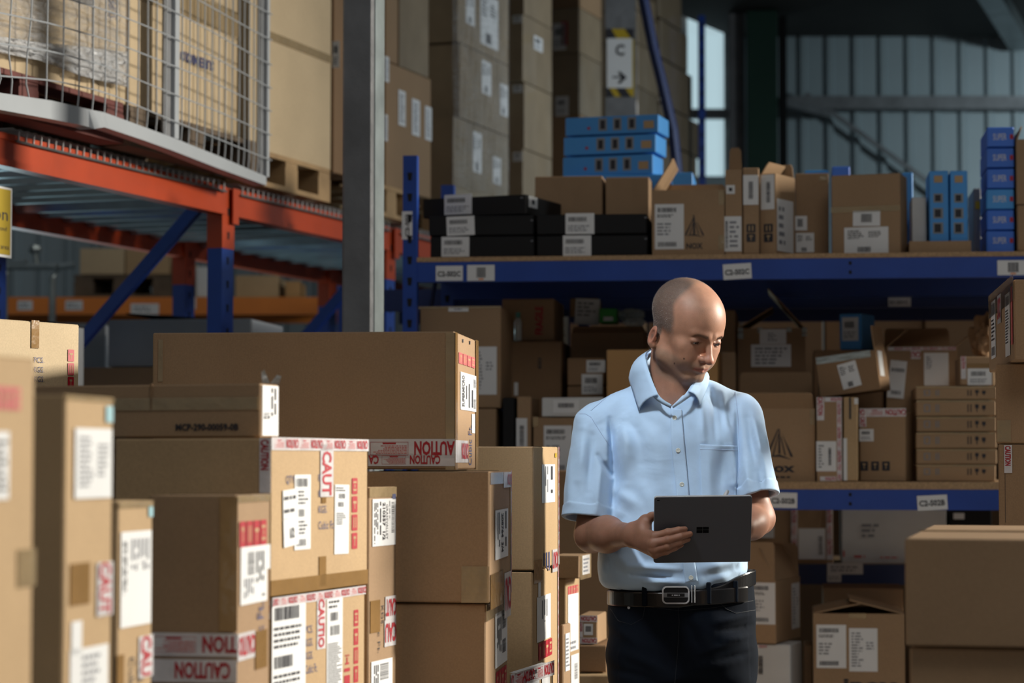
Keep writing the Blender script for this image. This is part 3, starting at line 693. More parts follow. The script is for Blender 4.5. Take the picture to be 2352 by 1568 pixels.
b.tape('F', 298, -8, 548, 30, 'gtape'); b.prt('F', 412, 112, 490, 168, [('t', 'SUPERMICRO', .0, .1, .8, 'inkb', True, .98)], rot=180); b.done()
b = load('narrow cream carton at the right edge of the weathered pallet', 574, 592, -130, zb=zPl, mat='card3', d=py_ + .02); b.done()
b = load('big plain cream carton on the pale pallet left of the galvanised column', 620, 762, -130, zb=zPl, mat='card3', d=py_ + .1); b.tape('F', 620, 92, 762, 128, 'gtape'); b.done()
b = load('dark brown carton tucked between the cream one and the galvanised column', 768, 850, -130, zb=zPl, mat='cardd', d=py_ + .12, dep=.7); b.lab('L', 764, 95, 780, 155, SMALL); b.done()
# wrapped stacks right of the column
zs1 = RF.hit(950, 165, 1, py_ + .1).z
b = load('wrapped brown carton with three white strips, lower of the stack right of the column', 886, 990, None or 300, zb=zPl, zt=zs1, d=py_ + .1, mat='card', group=FW)
for q in ((915, 205, 931, 292), (946, 225, 964, 315), (976, 242, 991, 325), (884, 128, 893, 190), (884, 262, 890, 325)): b.lab('F', *q, [('lines', .2, .1, .8, .9, 8, 'inkg')])
b.done()
b = load('wrapped brown carton, upper of the stack right of the column', 918, 985, 100, zb=zs1, zt=3.75, d=py_ + .1, mat='cardf', group=FW); b.done()
b = load('tall brown carton at the top, tight against the right of the column', 886, 914, 100, zb=zs1, zt=3.75, d=py_ + .1, mat='card', group=FW); b.done()
zs = [zPl] + [RF.hit(1055, y, 1, py_ + .1).z for y in (270, 97)] + [3.95]
nm = ('lowest', 'middle', 'topmost'); x0s = (1042, 1056, 1052)
for i in range(3):
    b = load('wrapped brown carton with white labels, %s of the dark-ended stack above the black boxes' % nm[i], x0s[i], 1168, 200, zb=zs[i], zt=zs[i + 1], d=py_ + .1, mat='cardf', group=FW)
    for q in (((1086, 300, 1106, 400), (1132, 358, 1150, 426)), ((1106, 136, 1128, 222), (1148, 190, 1166, 270)), ((1070, -20, 1090, 62), (1103, -20, 1144, 118)))[i]: b.lab('F', *q, DOC)
    b.done()
b0 = sheet(RF, (1040, 1170, [(1040, -60), (1170, -60)], [(1040, 425), (1170, 455)]), py_ + .085, 'filmx', 'stretch_film', 'glossy stretch film over the dark-ended carton stack above the black boxes')
zs = [zPl] + [RF.hit(1200, y, 1, py_ + .1).z for y in (340, 186, 30)] + [4.05]
nm = ('lowest', 'second from the bottom', 'third from the bottom', 'topmost')
for i in range(4):
    b = load('wrapped carton, %s of the narrow stack just left of the blue boxes' % nm[i], 1202 + (i % 2) * 3, 1268, 200, zb=zs[i], zt=zs[i + 1], d=py_ + .1, mat='cardf', group=FW)
    if i == 2: b.lab('F', 1226, 80, 1246, 122, SMALL)
    b.lab('L', 1178, (350, 196, 36, -20)[i], 1200, (370, 212, 52, -5)[i], SMALL); b.done()
zs = [zPl] + [RF.hit(1330, y, 1, py_ + .1).z for y in (262, 120, 15)] + [4.1]
for i in range(4):
    b = load('brown carton, %s of the stack between blue boxes and C sign' % nm[i], 1331, 1382, 200, zb=zs[i], zt=zs[i + 1], d=py_ + .1, mat=('card', 'cardf', 'cardf', 'card')[i], group=FW)
    if i == 1: b.lab('L', 1276, 222, 1306, 266, SMALL)
    if i == 2: b.lab('L', 1270, 55, 1300, 114, SMALL); b.lab('L', 1288, 50, 1304, 104, [], mat='red')
    b.done()
zs = [zPl] + [RF.hit(1470, y, 1, py_ + .1).z for y in (300, 190, 90, 15)] + [4.2]
for i in range(5):
    b = load('grey wrapped carton, %s of the far stack between the C sign and the slanting strut' % ('lowest', 'second', 'third', 'fourth', 'topmost')[i], 1464, 1512 - (i > 3) * 5, 200, zb=zs[i], zt=zs[i + 1], d=py_ + .15, mat='cardf', group=FW); b.done()
for i, (xa, xb, ya, yb) in enumerate(((1516, 1600, 320, 430), (1518, 1612, 235, 318), (1516, 1590, 130, 233), (1518, 1580, 40, 128), (1514, 1566, -60, 38))):
    b = load('khaki wrapped carton, %s of the far stack left of the bright window' % ('lowest', 'second', 'third', 'fourth', 'topmost')[i], xa, xb, 200, zb=(zD if i == 0 else RF.hit(1520, yb, 1, py_ + .15).z - .01), zt=min(RF.hit(1520, ya, 1, py_ + .15).z - .011, cz - .02), d=py_ + .15, mat='cardf', group=FW); b.done()
# ================================================================== top deck of the blue shelving
def on(label, x0, x1, y0, zb=None, d=.03, dep=.4, mat='card', lv='C', psi=-6.0, **k):
    return bx(label, x0, x1, y0, fr=SF, d=d, dep=dep, mat=mat, zb=({'C': zCt, 'B': zBt}[lv] if zb is None else zb) + .0006, psi=psi, **k)
BK = [('rect', .82, .72, .86, .8, 'inkg'), ('rect', .88, .72, .92, .8, 'inkg')]
GB = 'flat black boxes on the top deck'
KL = [('bar', .1, .6, .75, .82), ('lines', .08, .12, .9, .45, 3, 'inkg')]
h1 = SF.hit(1100, 541, 1, .03).z; h2 = SF.hit(1100, 493, 1, .03).z; h3 = SF.hit(1100, 446, 1, .03).z
b = on('flat black box, bottom of the left stack of three', 988, 1228, 541, mat='black', zt=h1 - .001, dep=.36, group=GB); b.lab('F', 1014, 544, 1078, 589, KL); b.prt('F', 1180, 545, 1228, 580, BK); b.done()
b = on('flat black box, middle of the left stack of three', 985, 1226, 493, zb=h1, mat='black', zt=h2 - .001, dep=.36, group=GB); b.lab('F', 1026, 497, 1090, 540, KL, tilt=2); b.prt('F', 1180, 497, 1228, 535, BK); b.done()
b = on('flat black box with its right end showing, on top of the left stack of three', 971, 1208, 446, zb=h2, mat='black', zt=h3, xs=1290, psi=-16, group=GB)
b.lab('F', 1021, 448, 1084, 491, KL); b.prt('F', 1150, 448, 1206, 480, BK); b.lab('R', 1214, 449, 1234, 480, [('rect', .35, .3, .65, .7, 'ink')]); b.done()
b = on('flat black box, lower of the right stack of two', 1232, 1488, 537, mat='black', zt=SF.hit(1300, 539, 1, .03).z, dep=.36, group=GB); b.lab('F', 1293, 541, 1358, 587, KL); b.prt('F', 1440, 540, 1490, 575, BK); b.done()
b = on('flat black box, upper of the right stack of two', 1232, 1486, 493, zb=SF.hit(1300, 539, 1, .03).z, mat='black', dep=.36, group=GB); b.lab('F', 1299, 490, 1365, 537, KL); b.prt('F', 1440, 490, 1490, 530, BK); b.done()
b = on('plain brown carton behind the black boxes, left of a touching pair', 1228, 1384, 405, d=.42, dep=.2); b.done()
b = on('plain brown carton behind the black boxes, right of a touching pair', 1390, 1492, 407, d=.42, dep=.2); b.done()
b = on('open brown carton with sail logo and raised left flap on the top deck', 1498, 1664, 437, flaps={'L': (58, .135), 'B': (96, .06)}, dep=.36)
b.lab('F', 1504, 469, 1571, 572, SHIP)
b.prt('F', 1570, 492, 1620, 572, [('t', 'NOX', .12, .02, .16, 'ink', True, .76), ('rect', .44, .38, .5, .98, 'ink')])
def sail(b_, f, px0, py0, px1, py1):
    u0, v0, u1, v1 = b_.rect(f, px0, py0, px1, py1); T = b_.face(f)[2] @ Matrix.Translation((u0, v0, -.0004)); W, H = u1 - u0, v1 - v0
    for pl in (((0, .12), (.1, .12), (.48, 1), (.44, 1)), ((.46, .2), (.54, .2), (.52, 1), (.48, 1)), ((.56, .95), (.6, .85), (1, .1), (.9, .1)), ((.24, .14), (.3, .14), (.47, .8), (.46, .86)), ((.05, .1), (.5, .18), (.98, 0), (.5, .1)), ((.68, .16), (.74, .14), (.56, .8), (.55, .7))):
        b_.body.add([(p_[0] * W, p_[1] * H, 0) for p_ in pl], [(0, 1, 2, 3)], 'ink', T)
sail(b, 'F', 1572, 500, 1618, 545); b.tape('F', 1650, 437, 1664, 470, 'gtape'); b.tape('F', 1650, 540, 1664, 572, 'gtape'); b.done()
b = on('narrow tall carton with a raised pale flap, first of three upright on the top deck', 1666, 1704, 390, flaps={'B': (80, .11)}, dep=.26); b.lab('F', 1664, 497, 1703, 577, [('bar', .05, .1, .2, .9, True), ('lines', .3, .1, .9, .9, 6, 'inkg')]); b.lab('F', 1668, 425, 1688, 445, [('rect', .3, .3, .7, .7, 'ink')]); b.done()
b = on('narrow tall carton in the middle of the three upright ones on the top deck', 1706, 1744, 385, dep=.3); b.lab('F', 1707, 402, 1742, 470, [('bar', .35, .2, .65, .8, True)]); b.prt('F', 1712, 508, 1738, 562, [('icons', .1, .1, .9, .9, 2, 'ink')]); b.done()
b = on('narrow tall open carton with its sunlit right side, beside the dim taped box', 1746, 1781, 398, xs=1826, psi=-24, flaps={'L': (60, .05), 'B': (92, .05)}); b.lab('F', 1748, 402, 1779, 480, [('bar', .4, .2, .7, .8, True)]); b.prt('F', 1752, 508, 1778, 562, [('icons', .1, .1, .9, .9, 2, 'ink')]); b.lab('R', 1784, 455, 1822, 582, [('lines', .1, .1, .5, .9, 5, 'inkg')]); b.done()
b = on('mid-brown carton half hidden behind the sunlit narrow one', 1826, 1904, 398, d=.24, dep=.3); b.lab('F', 1822, 496, 1854, 529, BAR); b.lab('F', 1828, 535, 1870, 579, DOC); b.tape('F', 1882, 402, 1900, 415, 'gtape'); b.done()
b = on('wide dark brown carton with two white labels in the middle of the top deck', 1909, 2068, 396, xs=2084, psi=-12, flaps=None); b.lab('F', 1959, 485, 2022, 518, BAR, tilt=-1); b.lab('F', 1939, 523, 2041, 580, DOC); b.tape('F', 1909, 476, 2068, 484, 'gtape'); b.done()
BLU = 'blue printed boxes on the top deck'
def blu(b_, f, q, n=3, rot=0):
    it = [('rect', .24, .3, .27, .42, 'red'), ('rect', .84, .25, .95, .6, 'card2')] + [('rect', .36 + i * .155, .22, .45 + i * .155, .8, 'grey', .0005) for i in range(n)] + [('rect', .38 + i * .155, .3, .43 + i * .155, .7, 'ink', .0008) for i in range(n)]
    b_.prt(f, *q, it, rot=rot)
zb_ = SF.hit(1400, 404, 1, .5).z
for i, (ya, yb, x0_, x1_) in enumerate(((353, 401, 1292, 1500), (307, 352, 1294, 1507), (262, 306, 1298, 1513))):
    b = on('flat blue box with dark printed squares, %s of the three above the brown pair' % ('lowest', 'middle', 'topmost')[i], x0_, x1_, ya + 2, zb=SF.hit(1400, yb, 1, .66).z, d=.66, xs=x1_ + 24, psi=-10, mat='blueb', group=BLU, zt=SF.hit(1400, ya, 1, .66).z - .0015); blu(b, 'F', (x0_, ya + 3, x1_, yb)); b.done()
zt0 = SF.hit(1400, 401, 1, .66).z - .001
b = on('plain blue box carrying the three flat blue ones', 1296, 1538, 404, d=.65, dep=.25, mat='blueb', zt=zt0, group=BLU); b.done()
b = on('thin blue box lying behind the open sail-logo carton', 1545, 1592, 396, d=.55, dep=.3, mat='blueb', group=BLU); b.done()
b = on('light blue box peeping over the half-hidden mid-brown carton', 1848, 1904, 391, d=.56, dep=.3, mat='blueb', group=BLU); b.done()
b = on('deep blue box peeping over the wide dark brown carton', 1911, 1953, 382, d=.5, dep=.3, mat='bluep', group=BLU); b.done()
b = on('upright blue box partly hidden by the right end of the wide brown carton', 2072, 2098, 396, d=.4, dep=.3, mat='blueb', zb=zCt, group=BLU); b.lab('F', 2073, 407, 2082, 430, [], mat='card2'); b.done()
b = on('low open brown tray holding blue boxes upright at right', 2089, 2231, 554, d=.03, dep=.34, tray=True); b.done()
b = on('white upright carton standing in the brown tray', 2094, 2129, 453, d=.12, dep=.18, mat='white', zb=zCt + .0075); b.done()
VB = [('rect', .25, .84, .7, .94, 'card2'), ('rect', .22, .55, .72, .68, 'grey'), ('rect', .3, .57, .6, .66, 'ink', .0008), ('rect', .2, .32, .72, .47, 'grey'), ('rect', .28, .34, .6, .45, 'ink', .0008), ('rect', .18, .1, .72, .26, 'grey'), ('rect', .26, .12, .6, .24, 'ink', .0008)]
for i, (x0_, x1_, w_) in enumerate(((2134, 2179, 'left'), (2182, 2229, 'right'))):
    b = on('upright blue box with three dark squares in the tray, %s of the pair' % w_, x0_, x1_ - (6 if i else 0), 392, d=.06, dep=.24, mat='blueb', zb=zCt + .0075, group=BLU); b.prt('F', x0_, 394, x1_ - (4 if i else 0), 552, VB); b.done()
b = on('dull blue carton leaning back between the tray and the lettered stack', 2236, 2254, 432, d=.36, dep=.3, mat='grey'); b.lab('F', 2240, 462, 2264, 480, [], mat='yellow', name='yellow_band'); b.done()
zz_ = zCt
for i in range(6):
    ya = 532 - i * 47.6
    zt_ = SF.hit(2300, ya - 4, 1, .05).z
    b = on('white-lettered deep blue box, %s of the right-hand stack of six' % ('lowest', 'second from the bottom', 'third from the bottom', 'third from the top', 'second from the top', 'topmost')[i], 2266 + (i % 2), 2330, ya, zb=zz_, zt=zt_ - .001, d=.05, dep=.3, mat='bluep' if i != 2 else 'blueb', group=BLU)
    b.prt('F', 2278, ya + 6, 2330, ya + 36, [('t', 'SUPER', .05, .3, .5, 'paper', False, .6), ('rect', .8, .35, .95, .7, 'red')]); b.done(); zz_ = zt_
b = on('brown carton at the far right edge of the top deck, lower of two', 2337, 2400, 470, d=.02, dep=.3); b.done()
b = on('brown carton at the far right edge of the top deck, upper of two', 2335, 2402, 320, zb=SF.hit(2340, 469, 1, .02).z, d=.02, dep=.3, flaps={'L': (70, .05)}); b.done()
# ================================================================== middle deck of the blue shelving
def onB(label, x0, x1, y0, **k): return on(label, x0, x1, y0, lv='B', **k)
zB = zBt + .0006
hb = SF.hit(1100, 937, 1, .03).z
b = onB('plain brown carton on the middle deck under the one with the big white label', 960, 1140, 940, zt=hb - .001); b.done()
b = onB('brown carton with a big white label at the left end of the middle deck', 964, 1151, 705, zb=hb, d=.05, dep=.34); b.lab('F', 1030, 705, 1076, 715, [('lines', .3, .3, .7, .7, 1, 'inkb')]); b.lab('F', 1080, 796, 1141, 906, LIST); b.tape('F', 957, 704, 1151, 708, 'gtape'); b.done()
b = onB('slim black box leaning between cartons on the middle deck', 1154, 1183, 912, mat='black', dep=.3); b.done()
b = onB('narrow brown carton with a white label right of the slim black box', 1187, 1220, 910, dep=.3); b.lab('F', 1186, 960, 1211, 1040, [('bar', .3, .2, .7, .8, True)]); b.done()
he = SF.hit(1300, 957, 1, .03).z
b = onB('brown carton with a large white label under the white flat box', 1224, 1388, 957, zt=he - .001, d=.03, dep=.3); b.lab('F', 1249, 977, 1314, 1085, SHIP); b.tape('F', 1224, 957, 1236, 980, 'gtape'); b.done()
b = onB('white flat box lying on the labelled brown carton', 1244, 1386, 912, zb=he, d=.03, mat='white', dep=.28); b.lab('F', 1270, 918, 1330, 948, [('bar', .2, .4, .8, .75)]); b.done()
hf = SF.hit(1230, 781, 1, .42).z
b = onB('dark brown carton under the one with red lettering', 1168, 1290, 790, d=.44, dep=.4, zt=hf - .001, mat='cardd'); b.lab('F', 1181, 878, 1190, 908, []); b.prt('F', 1235, 818, 1244, 850, [('icons', .1, .1, .9, .9, 2, 'ink')]); b.done()
b = onB('brown carton with vertical red lettering at the back of the middle deck', 1153, 1274, 686, zb=hf, d=.5, dep=.36, mat='card'); b.prt('F', 1225, 700, 1250, 772, [('t', 'FRAGILE', .05, .15, .7, 'red', True, .9)], rot=90); b.done()
o = MB(); c_ = SF.M @ SF.hit(1190, 778, 1, .455); c_.z = hf + .0005; o.tube([c_, c_ + Vector((0, 0, .07)), c_ + Vector((0, 0, .085))], [.014, .014, .008], 'bottle', 12); ob_ = tag(o.build('bottle', smooth=True), 'small translucent bottle with a teal cap standing before the red-lettered carton', 'bottle')
o = MB(); o.tube([c_ + Vector((0, 0, .086)), c_ + Vector((0, 0, .106))], .009, 'teal', 10); o.build('cap', ob_)
b = onB('dark brown carton with two white labels left of the plain orange-brown one', 1303, 1388, 822, d=.36, dep=.14, mat='cardd', zb=he + .12); b.lab('F', 1347, 827, 1390, 855, SMALL); b.lab('F', 1336, 859, 1384, 905, SMALL); b.done()
b = onB('dark brown carton beneath the one with two white labels', 1303, 1388, 930, d=.36, dep=.14, mat='cardd', zt=he + .1195); b.done()
b = onB('plain orange-brown carton directly behind the man’s head', 1393, 1650, 803, d=.05, dep=.34, mat='cardo'); b.done()
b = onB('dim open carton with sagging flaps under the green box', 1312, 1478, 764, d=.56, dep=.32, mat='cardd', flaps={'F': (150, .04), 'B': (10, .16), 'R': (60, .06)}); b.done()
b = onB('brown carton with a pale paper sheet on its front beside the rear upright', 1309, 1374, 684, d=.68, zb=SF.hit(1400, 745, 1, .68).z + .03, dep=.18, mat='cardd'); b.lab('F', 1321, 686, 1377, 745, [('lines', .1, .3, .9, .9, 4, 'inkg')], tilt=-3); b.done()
zg = SF.hit(1400, 738, 1, .5).z
b = onB('small bright green box on top of the dim open carton', 1376, 1417, 708, zb=zg, d=.62, dep=.12, mat='greenb'); b.lab('F', 1386, 727, 1408, 737, []); b.done()
def blob(name, label, cat, c0, rad, mat, seed=1, n=18, amp=.25):
    rs = random.Random(seed); ph = [rs.uniform(0, 6) for _ in range(9)]; mb = MB(); V = []
    for i in range(n + 1):
        th = math.pi * i / n
        for j in range(2 * n):
            a = math.pi * j / n; r = 1 + amp * (math.sin(3 * a + ph[0] + 2 * th) * .4 + math.sin(7 * a + ph[1]) * math.sin(5 * th + ph[2]) * .5 + rs.uniform(-.25, .25))
            V.append((c0[0] + rad[0] * r * math.sin(th) * math.cos(a), c0[1] + rad[1] * r * math.sin(th) * math.sin(a), max(c0[2] - rad[2], c0[2] + rad[2] * r * math.cos(th))))
    mb.v = V; mb.mi(mat)
    for i in range(n):
        for j in range(2 * n): a = i * 2 * n; mb.f.append((a + j, a + 2 * n + j, a + 2 * n + (j + 1) % (2 * n), a + (j + 1) % (2 * n))); mb.m.append(0)
    return tag(mb.build(name), label, cat)
q = SF.M @ SF.hit(1450, 722, 1, .66); blob('poly_bag', 'crumpled whitish poly bag beside the green box', 'bag', (q.x, q.y, zg + .032), (.052, .05, .022), 'plast', 3)
q = SF.M @ SF.hit(1458, 748, 1, .5); blob('poly_bag', 'crumpled teal-tinted poly bag low beside the man’s head', 'bag', (q.x, q.y, q.z + .012), (.04, .04, .014), 'plast', 8)
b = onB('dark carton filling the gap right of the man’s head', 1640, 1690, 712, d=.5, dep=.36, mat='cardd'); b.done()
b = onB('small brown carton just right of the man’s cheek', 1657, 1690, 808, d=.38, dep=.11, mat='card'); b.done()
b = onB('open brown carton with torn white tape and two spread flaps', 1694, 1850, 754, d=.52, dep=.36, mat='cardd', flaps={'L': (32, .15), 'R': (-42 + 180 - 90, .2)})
b.lab('F', 1725, 791, 1817, 842, [('lines', .1, .1, .9, .9, 5, 'inkg')]); b.lab('F', 1745, 756, 1806, 790, [('lines', .3, .2, .7, .8, 4, 'inkg')])
for x_, y_ in ((1695, 778), (1740, 764), (1806, 762), (1842, 772)): b.lab('F', x_, 752, x_ + 12, y_, [], mat='plast', name='torn_tape')
b.done()
b = onB('open brown carton with sail logo and lettering right of the man’s arm', 1690, 1872, 938, d=.04, dep=.36, flaps={'B': (86, .14), 'F': (118, .06), 'L': (95, .05)}, mat='card')
sail(b, 'F', 1758, 985, 1822, 1056); b.prt('F', 1738, 1060, 1828, 1086, [('t', 'inox', .1, .1, .8, 'ink', True, .88)]); b.prt('F', 1775, 1090, 1828, 1100, [('lines', .05, .1, .95, .9, 1)]); b.tape('F', 1860, 940, 1872, 975, 'gtape'); b.done()
b = onB('brown carton edged with red caution tape and a raised pale flap', 1876, 1934, 912, d=.01, dep=.3, flaps={'B': (93, .105)}, mat='card')
b.caution('F', 1876, 912, 1893, 965); b.caution('F', 1894, 912, 1934, 922); b.caution('F', 1922, 923, 1934, 1103, start=.2); b.caution('F', 1884, 1094, 1921, 1104); b.lab('F', 1875, 1013, 1921, 1082, [('bar', .6, .2, .75, .8, True), ('lines', .1, .1, .4, .9, 8, 'inkg')]); b.done()
b = onB('narrow pale-brown carton with a black strip and a white edge strip', 1937, 1971, 912, d=.01, dep=.3, mat='card2'); b.lab('F', 1950, 913, 1955, 962, [], mat='ink', name='black_strip'); b.lab('F', 1937, 1006, 1946, 1103, [], name='white_strip'); b.lab('F', 1962, 914, 1971, 928, [], name='white_sticker'); b.done()
b = onB('brown carton with caution tape along its top, lit right side, on the middle deck', 1974, 2080, 945, d=.03, xs=2098, psi=-16, mat='card'); b.caution('F', 1974, 938, 2081, 956); b.caution('F', 1974, 957, 1990, 980); b.lab('F', 1974, 985, 2007, 1013, SMALL)
for i in range(3): b.prt('F', 1976 + i * 25, 1058, 1994 + i * 25, 1082, [('icons', 0, 0, 1, 1, 1, 'ink')])
b.done()
zq = SF.hit(1990, 930, 1, .06).z
b = onB('tilted brown carton with a crooked white label lying across the others', 1884, 2022, 812, zb=zq + .042, d=.06, xs=2046, dep=.2, psi=-14, mat='cardd', flaps={'R': (88, .09), 'F': (0, .03)}); b.lab('F', 1934, 832, 1978, 890, DOC, tilt=8); b.tape('F', 1884, 812, 2010, 826, 'plast'); b.lab('R', 2026, 812, 2036, 872, [], tilt=0)
r_ = b.done(); r_.matrix_world = b.M @ Matrix.Rotation(R(-7), 4, 'Y')
b = onB('large brown carton with three white labels behind the tilted one', 2036, 2200, 796, d=.44, dep=.34, mat='card', flaps={'B': (120, .1), 'R': (140, .08), 'L': (40, .1)}); b.lab('F', 2122, 810, 2179, 885, [('lines', .1, .5, .35, .9, 6, 'inkg')]); b.lab('F', 2041, 828, 2080, 914, [('bar', .1, .7, .9, .8), ('bar', .2, .1, .8, .2)], tilt=-6); b.caution('F', 2040, 797, 2196, 804); b.caution('F', 2092, 805, 2114, 824); b.done()
b = onB('blue and white carton peeping up behind the tilted brown one', 1928, 1979, 719, d=.56, zb=SF.hit(1950, 803, 1, .56).z, dep=.2, mat='blueb', xs=2010, psi=-20); b.lab('F', 1934, 729, 1972, 782, SMALL); b.done()
b = onB('dim brown carton supporting the blue and white one', 1868, 2030, 830, d=.5, dep=.36, zt=SF.hit(1950, 803, 1, .56).z - .002, mat='cardd'); b.done()
GF = 'flat brown cartons stacked at the right end of the middle deck'
ys = [1100, 1066, 1030, 992, 956, 918, 886]; zz_ = zBt
for i in range(6):
    zt_ = SF.hit(2200, ys[i + 1], 1, .03).z + (.0 if i < 5 else 0)
    b = onB('flat carton with small black handling marks, %s of the stack of six' % ('lowest', 'second from the bottom', 'third from the bottom', 'third from the top', 'second from the top', 'topmost')[i], 2106 - (i % 3), 2288 + (i * 7) % 4, ys[i + 1], zb=zz_, zt=zt_ - .0012, dep=.38, mat='card', group=GF)
    b.prt('F', 2222, ys[i + 1] + 8, 2264, ys[i] - 8, [('rect', .0, .1, .06, .9, 'ink'), ('rect', .16, .1, .22, .9, 'ink'), ('rect', .42, .5, .62, .9, 'ink'), ('rect', .49, .1, .55, .5, 'ink'), ('rect', .8, .4, 1, .8, 'ink'), ('rect', .87, .2, .93, .4, 'ink')])
    b.prt('F', 2122, ys[i + 1] + 8, 2158, ys[i] - 8, [('rect', .0, .1, .4, .9, 'inkg'), ('rect', .08, .2, .32, .8, 'card', .0008), ('rect', .75, .1, .82, .9, 'inkg'), ('rect', .9, .1, .97, .9, 'inkg')])
    b.tape('F', 2105, ys[i + 1] + 1, 2285, ys[i + 1] + 5, 'gtape'); b.done(); zz_ = zt_
b = onB('brown carton with tape and a white label on top of the flat stack', 2206, 2286, 818, zb=zz_, d=.04, dep=.3, mat='card'); b.lab('F', 2222, 846, 2278, 884, SMALL); b.tape('F', 2220, 835, 2284, 846, 'btape'); b.caution('F', 2207, 818, 2219, 870); b.done()
q = SF.M @ SF.hit(2268, 782, 1, .36); blob('crumpled_paper', 'crumpled brown packing paper behind the carton at the right end', 'paper', (q.x, q.y, q.z), (.055, .06, .075), 'cardd', 5, amp=.4)
# ================================================================== bottom of the shelving
zA = .448; zA2 = zA1 + .0006
def lo(label, x0, x1, y0, **k): return on(label, x0, x1, y0, **k)
d2 = r2y + .05
b = lo('brown carton half hidden by the man’s forearm below the middle deck', 1700, 1814, 1150, zb=zA2, d=d2, dep=.3, mat='card'); b.lab('F', 1745, 1195, 1778, 1235, []); b.done()
b = lo('carton bordered with faded red tape below the middle deck', 1816, 1914, 1150, zb=zA2, d=d2, dep=.3, mat='card'); b.caution('F', 1817, 1165, 1832, 1285); b.caution('F', 1898, 1165, 1913, 1285); b.lab('F', 1834, 1213, 1896, 1284, [('bar', .75, .15, .9, .75, True)]); b.done()
b = lo('wide whitish carton with faint red marks below the middle deck', 1932, 2174, 1150, zb=zA2, d=d2, dep=.35, mat='white'); b.prt('F', 1936, 1262, 2150, 1286, [('rect', .0, .3, .02, .9, 'redp'), ('lines', .12, .1, .3, .6, 1, 'redp'), ('lines', .4, .1, .7, .4, 1, 'redp')]); b.prt('F', 1970, 1195, 2060, 1240, [('lines', .1, .1, .6, .9, 3, 'inkg')]); b.done()
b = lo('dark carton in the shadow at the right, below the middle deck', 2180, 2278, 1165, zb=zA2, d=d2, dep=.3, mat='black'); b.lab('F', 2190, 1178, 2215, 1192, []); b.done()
hw = SF.hit(1780, 1478, 1, .03).z
b = lo('white carton with red tape ends at the bottom beside the man’s leg', 1690, 1816, 1480, zb=zA, zt=hw - .001, xs=1842, psi=-12, mat='white', dep=.3); b.caution('F', 1734, 1480, 1762, 1488); b.prt('F', 1740, 1505, 1754, 1548, [('bar', .1, .0, .9, 1, True)]); b.done()
b = lo('open carton with tall spread flaps standing on the white one', 1690, 1782, 1334, zb=hw, xs=1838, psi=-14, mat='card', flaps={'F': (82, .135), 'R': (62, .13), 'B': (88, .12)}); b.lab('F', 1722, 1337, 1781, 1434, SHIP); b.lab('R', 1818, 1340, 1836, 1440, LIST); b.done()
b = lo('brown carton with two white labels and a lifted top at the bottom right', 1868, 2078, 1408, zb=zA, d=.02, dep=.42, mat='card', flaps={'L': (12, .17), 'R': (14, .19), 'B': (2, .1)}); b.lab('F', 1875, 1434, 1944, 1534, SHIP); b.lab('F', 1950, 1442, 2016, 1542, LIST); b.prt('F', 1930, 1552, 2070, 1590, [('t', 'inox', .05, .1, .8, 'ink', True, .9)]); b.tape('F', 1950, 1408, 1990, 1420, 'gtape'); b.done()
b = lo('small dark carton in the gap between the bottom cartons', 1846, 1866, 1480, zb=zA, d=.2, dep=.2, mat='cardd'); b.done()
b = lo('brown carton standing behind the lifted-top carton', 1890, 2076, 1350, zb=zA, d=.5, dep=.34, mat='cardd'); b.done()
b = bx('big dim brown carton standing on the floor before the shelving, left of the man', 1200, 1436, 1080, Y=8.0, psi=-6.8, zb=0, dep=.4, mat='cardd'); b.done()
# ================================================================== cartons stacked on the floor, left
b = bx('nearest tall carton at the left edge, with red marks on its pale side', -90, -18, 812, Y=2.75, psi=-12, xs=82, zb=0, mat='card2')
b.lab('R', -16, 990, 18, 1146, [('lines', .1, .1, .9, .9, 8)]); b.prt('R', -16, 885, 47, 942, [('icons', 0, 0, 1, 1, 4, 'redp')]); b.tape('R', -18, 815, 80, 826, 'gtape'); b.tape('R', 40, 1262, 80, 1345, 'gtape'); b.done()
b = bx('tall blurred carton with white labels, second from the left edge', 60, 150, 905, Y=3.1, psi=-12, xs=262, zb=0, mat='card2')
b.lab('R', 170, 982, 253, 1142, [('lines', .1, .15, .5, .9, 10, 'inkg'), ('lines', .6, .3, .9, .8, 7, 'inkg')], lift=.001); b.lab('R', 160, 1494, 246, 1600, [('lines', .3, .2, .8, .9, 5, 'inkg')]); b.lab('R', 163, 1428, 186, 1500, []); b.caution('R', 222, 1292, 256, 1410); b.tape('R', 152, 906, 260, 925, 'gtape'); b.tape('R', 160, 1295, 205, 1385, 'btape'); b.lab('R', 243, 932, 258, 970, [], mat='teals', name='teal_sticker'); b.done()
b = bx('slim tall carton with a long white label, third from the left edge', 200, 272, 1150, Y=3.55, psi=-12, xs=352, zb=0, mat='card2')
b.lab('R', 277, 1222, 345, 1430, [('lines', .08, .3, .5, .95, 5, 'inkg'), ('lines', .1, .05, .9, .2, 2, 'ink')], rot=-90); b.caution('R', 318, 1462, 349, 1550); b.tape('R', 273, 1152, 351, 1164, 'gtape'); b.tape('R', 268, 1505, 283, 1600, 'btape'); b.lab('R', 341, 1162, 350, 1186, [], mat='teals', name='teal_sticker'); b.prt('R', 292, 1510, 330, 1640, [('t', 'Cubic Ft.', 0, .1, .35, 'ink', False, 1), ('t', 'KGS.', .0, .6, .35, 'ink', False, .5)], rot=-90); b.done()
b = bx('brown carton banded with caution tape low down, with red marks on its lit side', 340, 545, 1137, Y=3.9, psi=-10, xs=621, zb=0, mat='card')
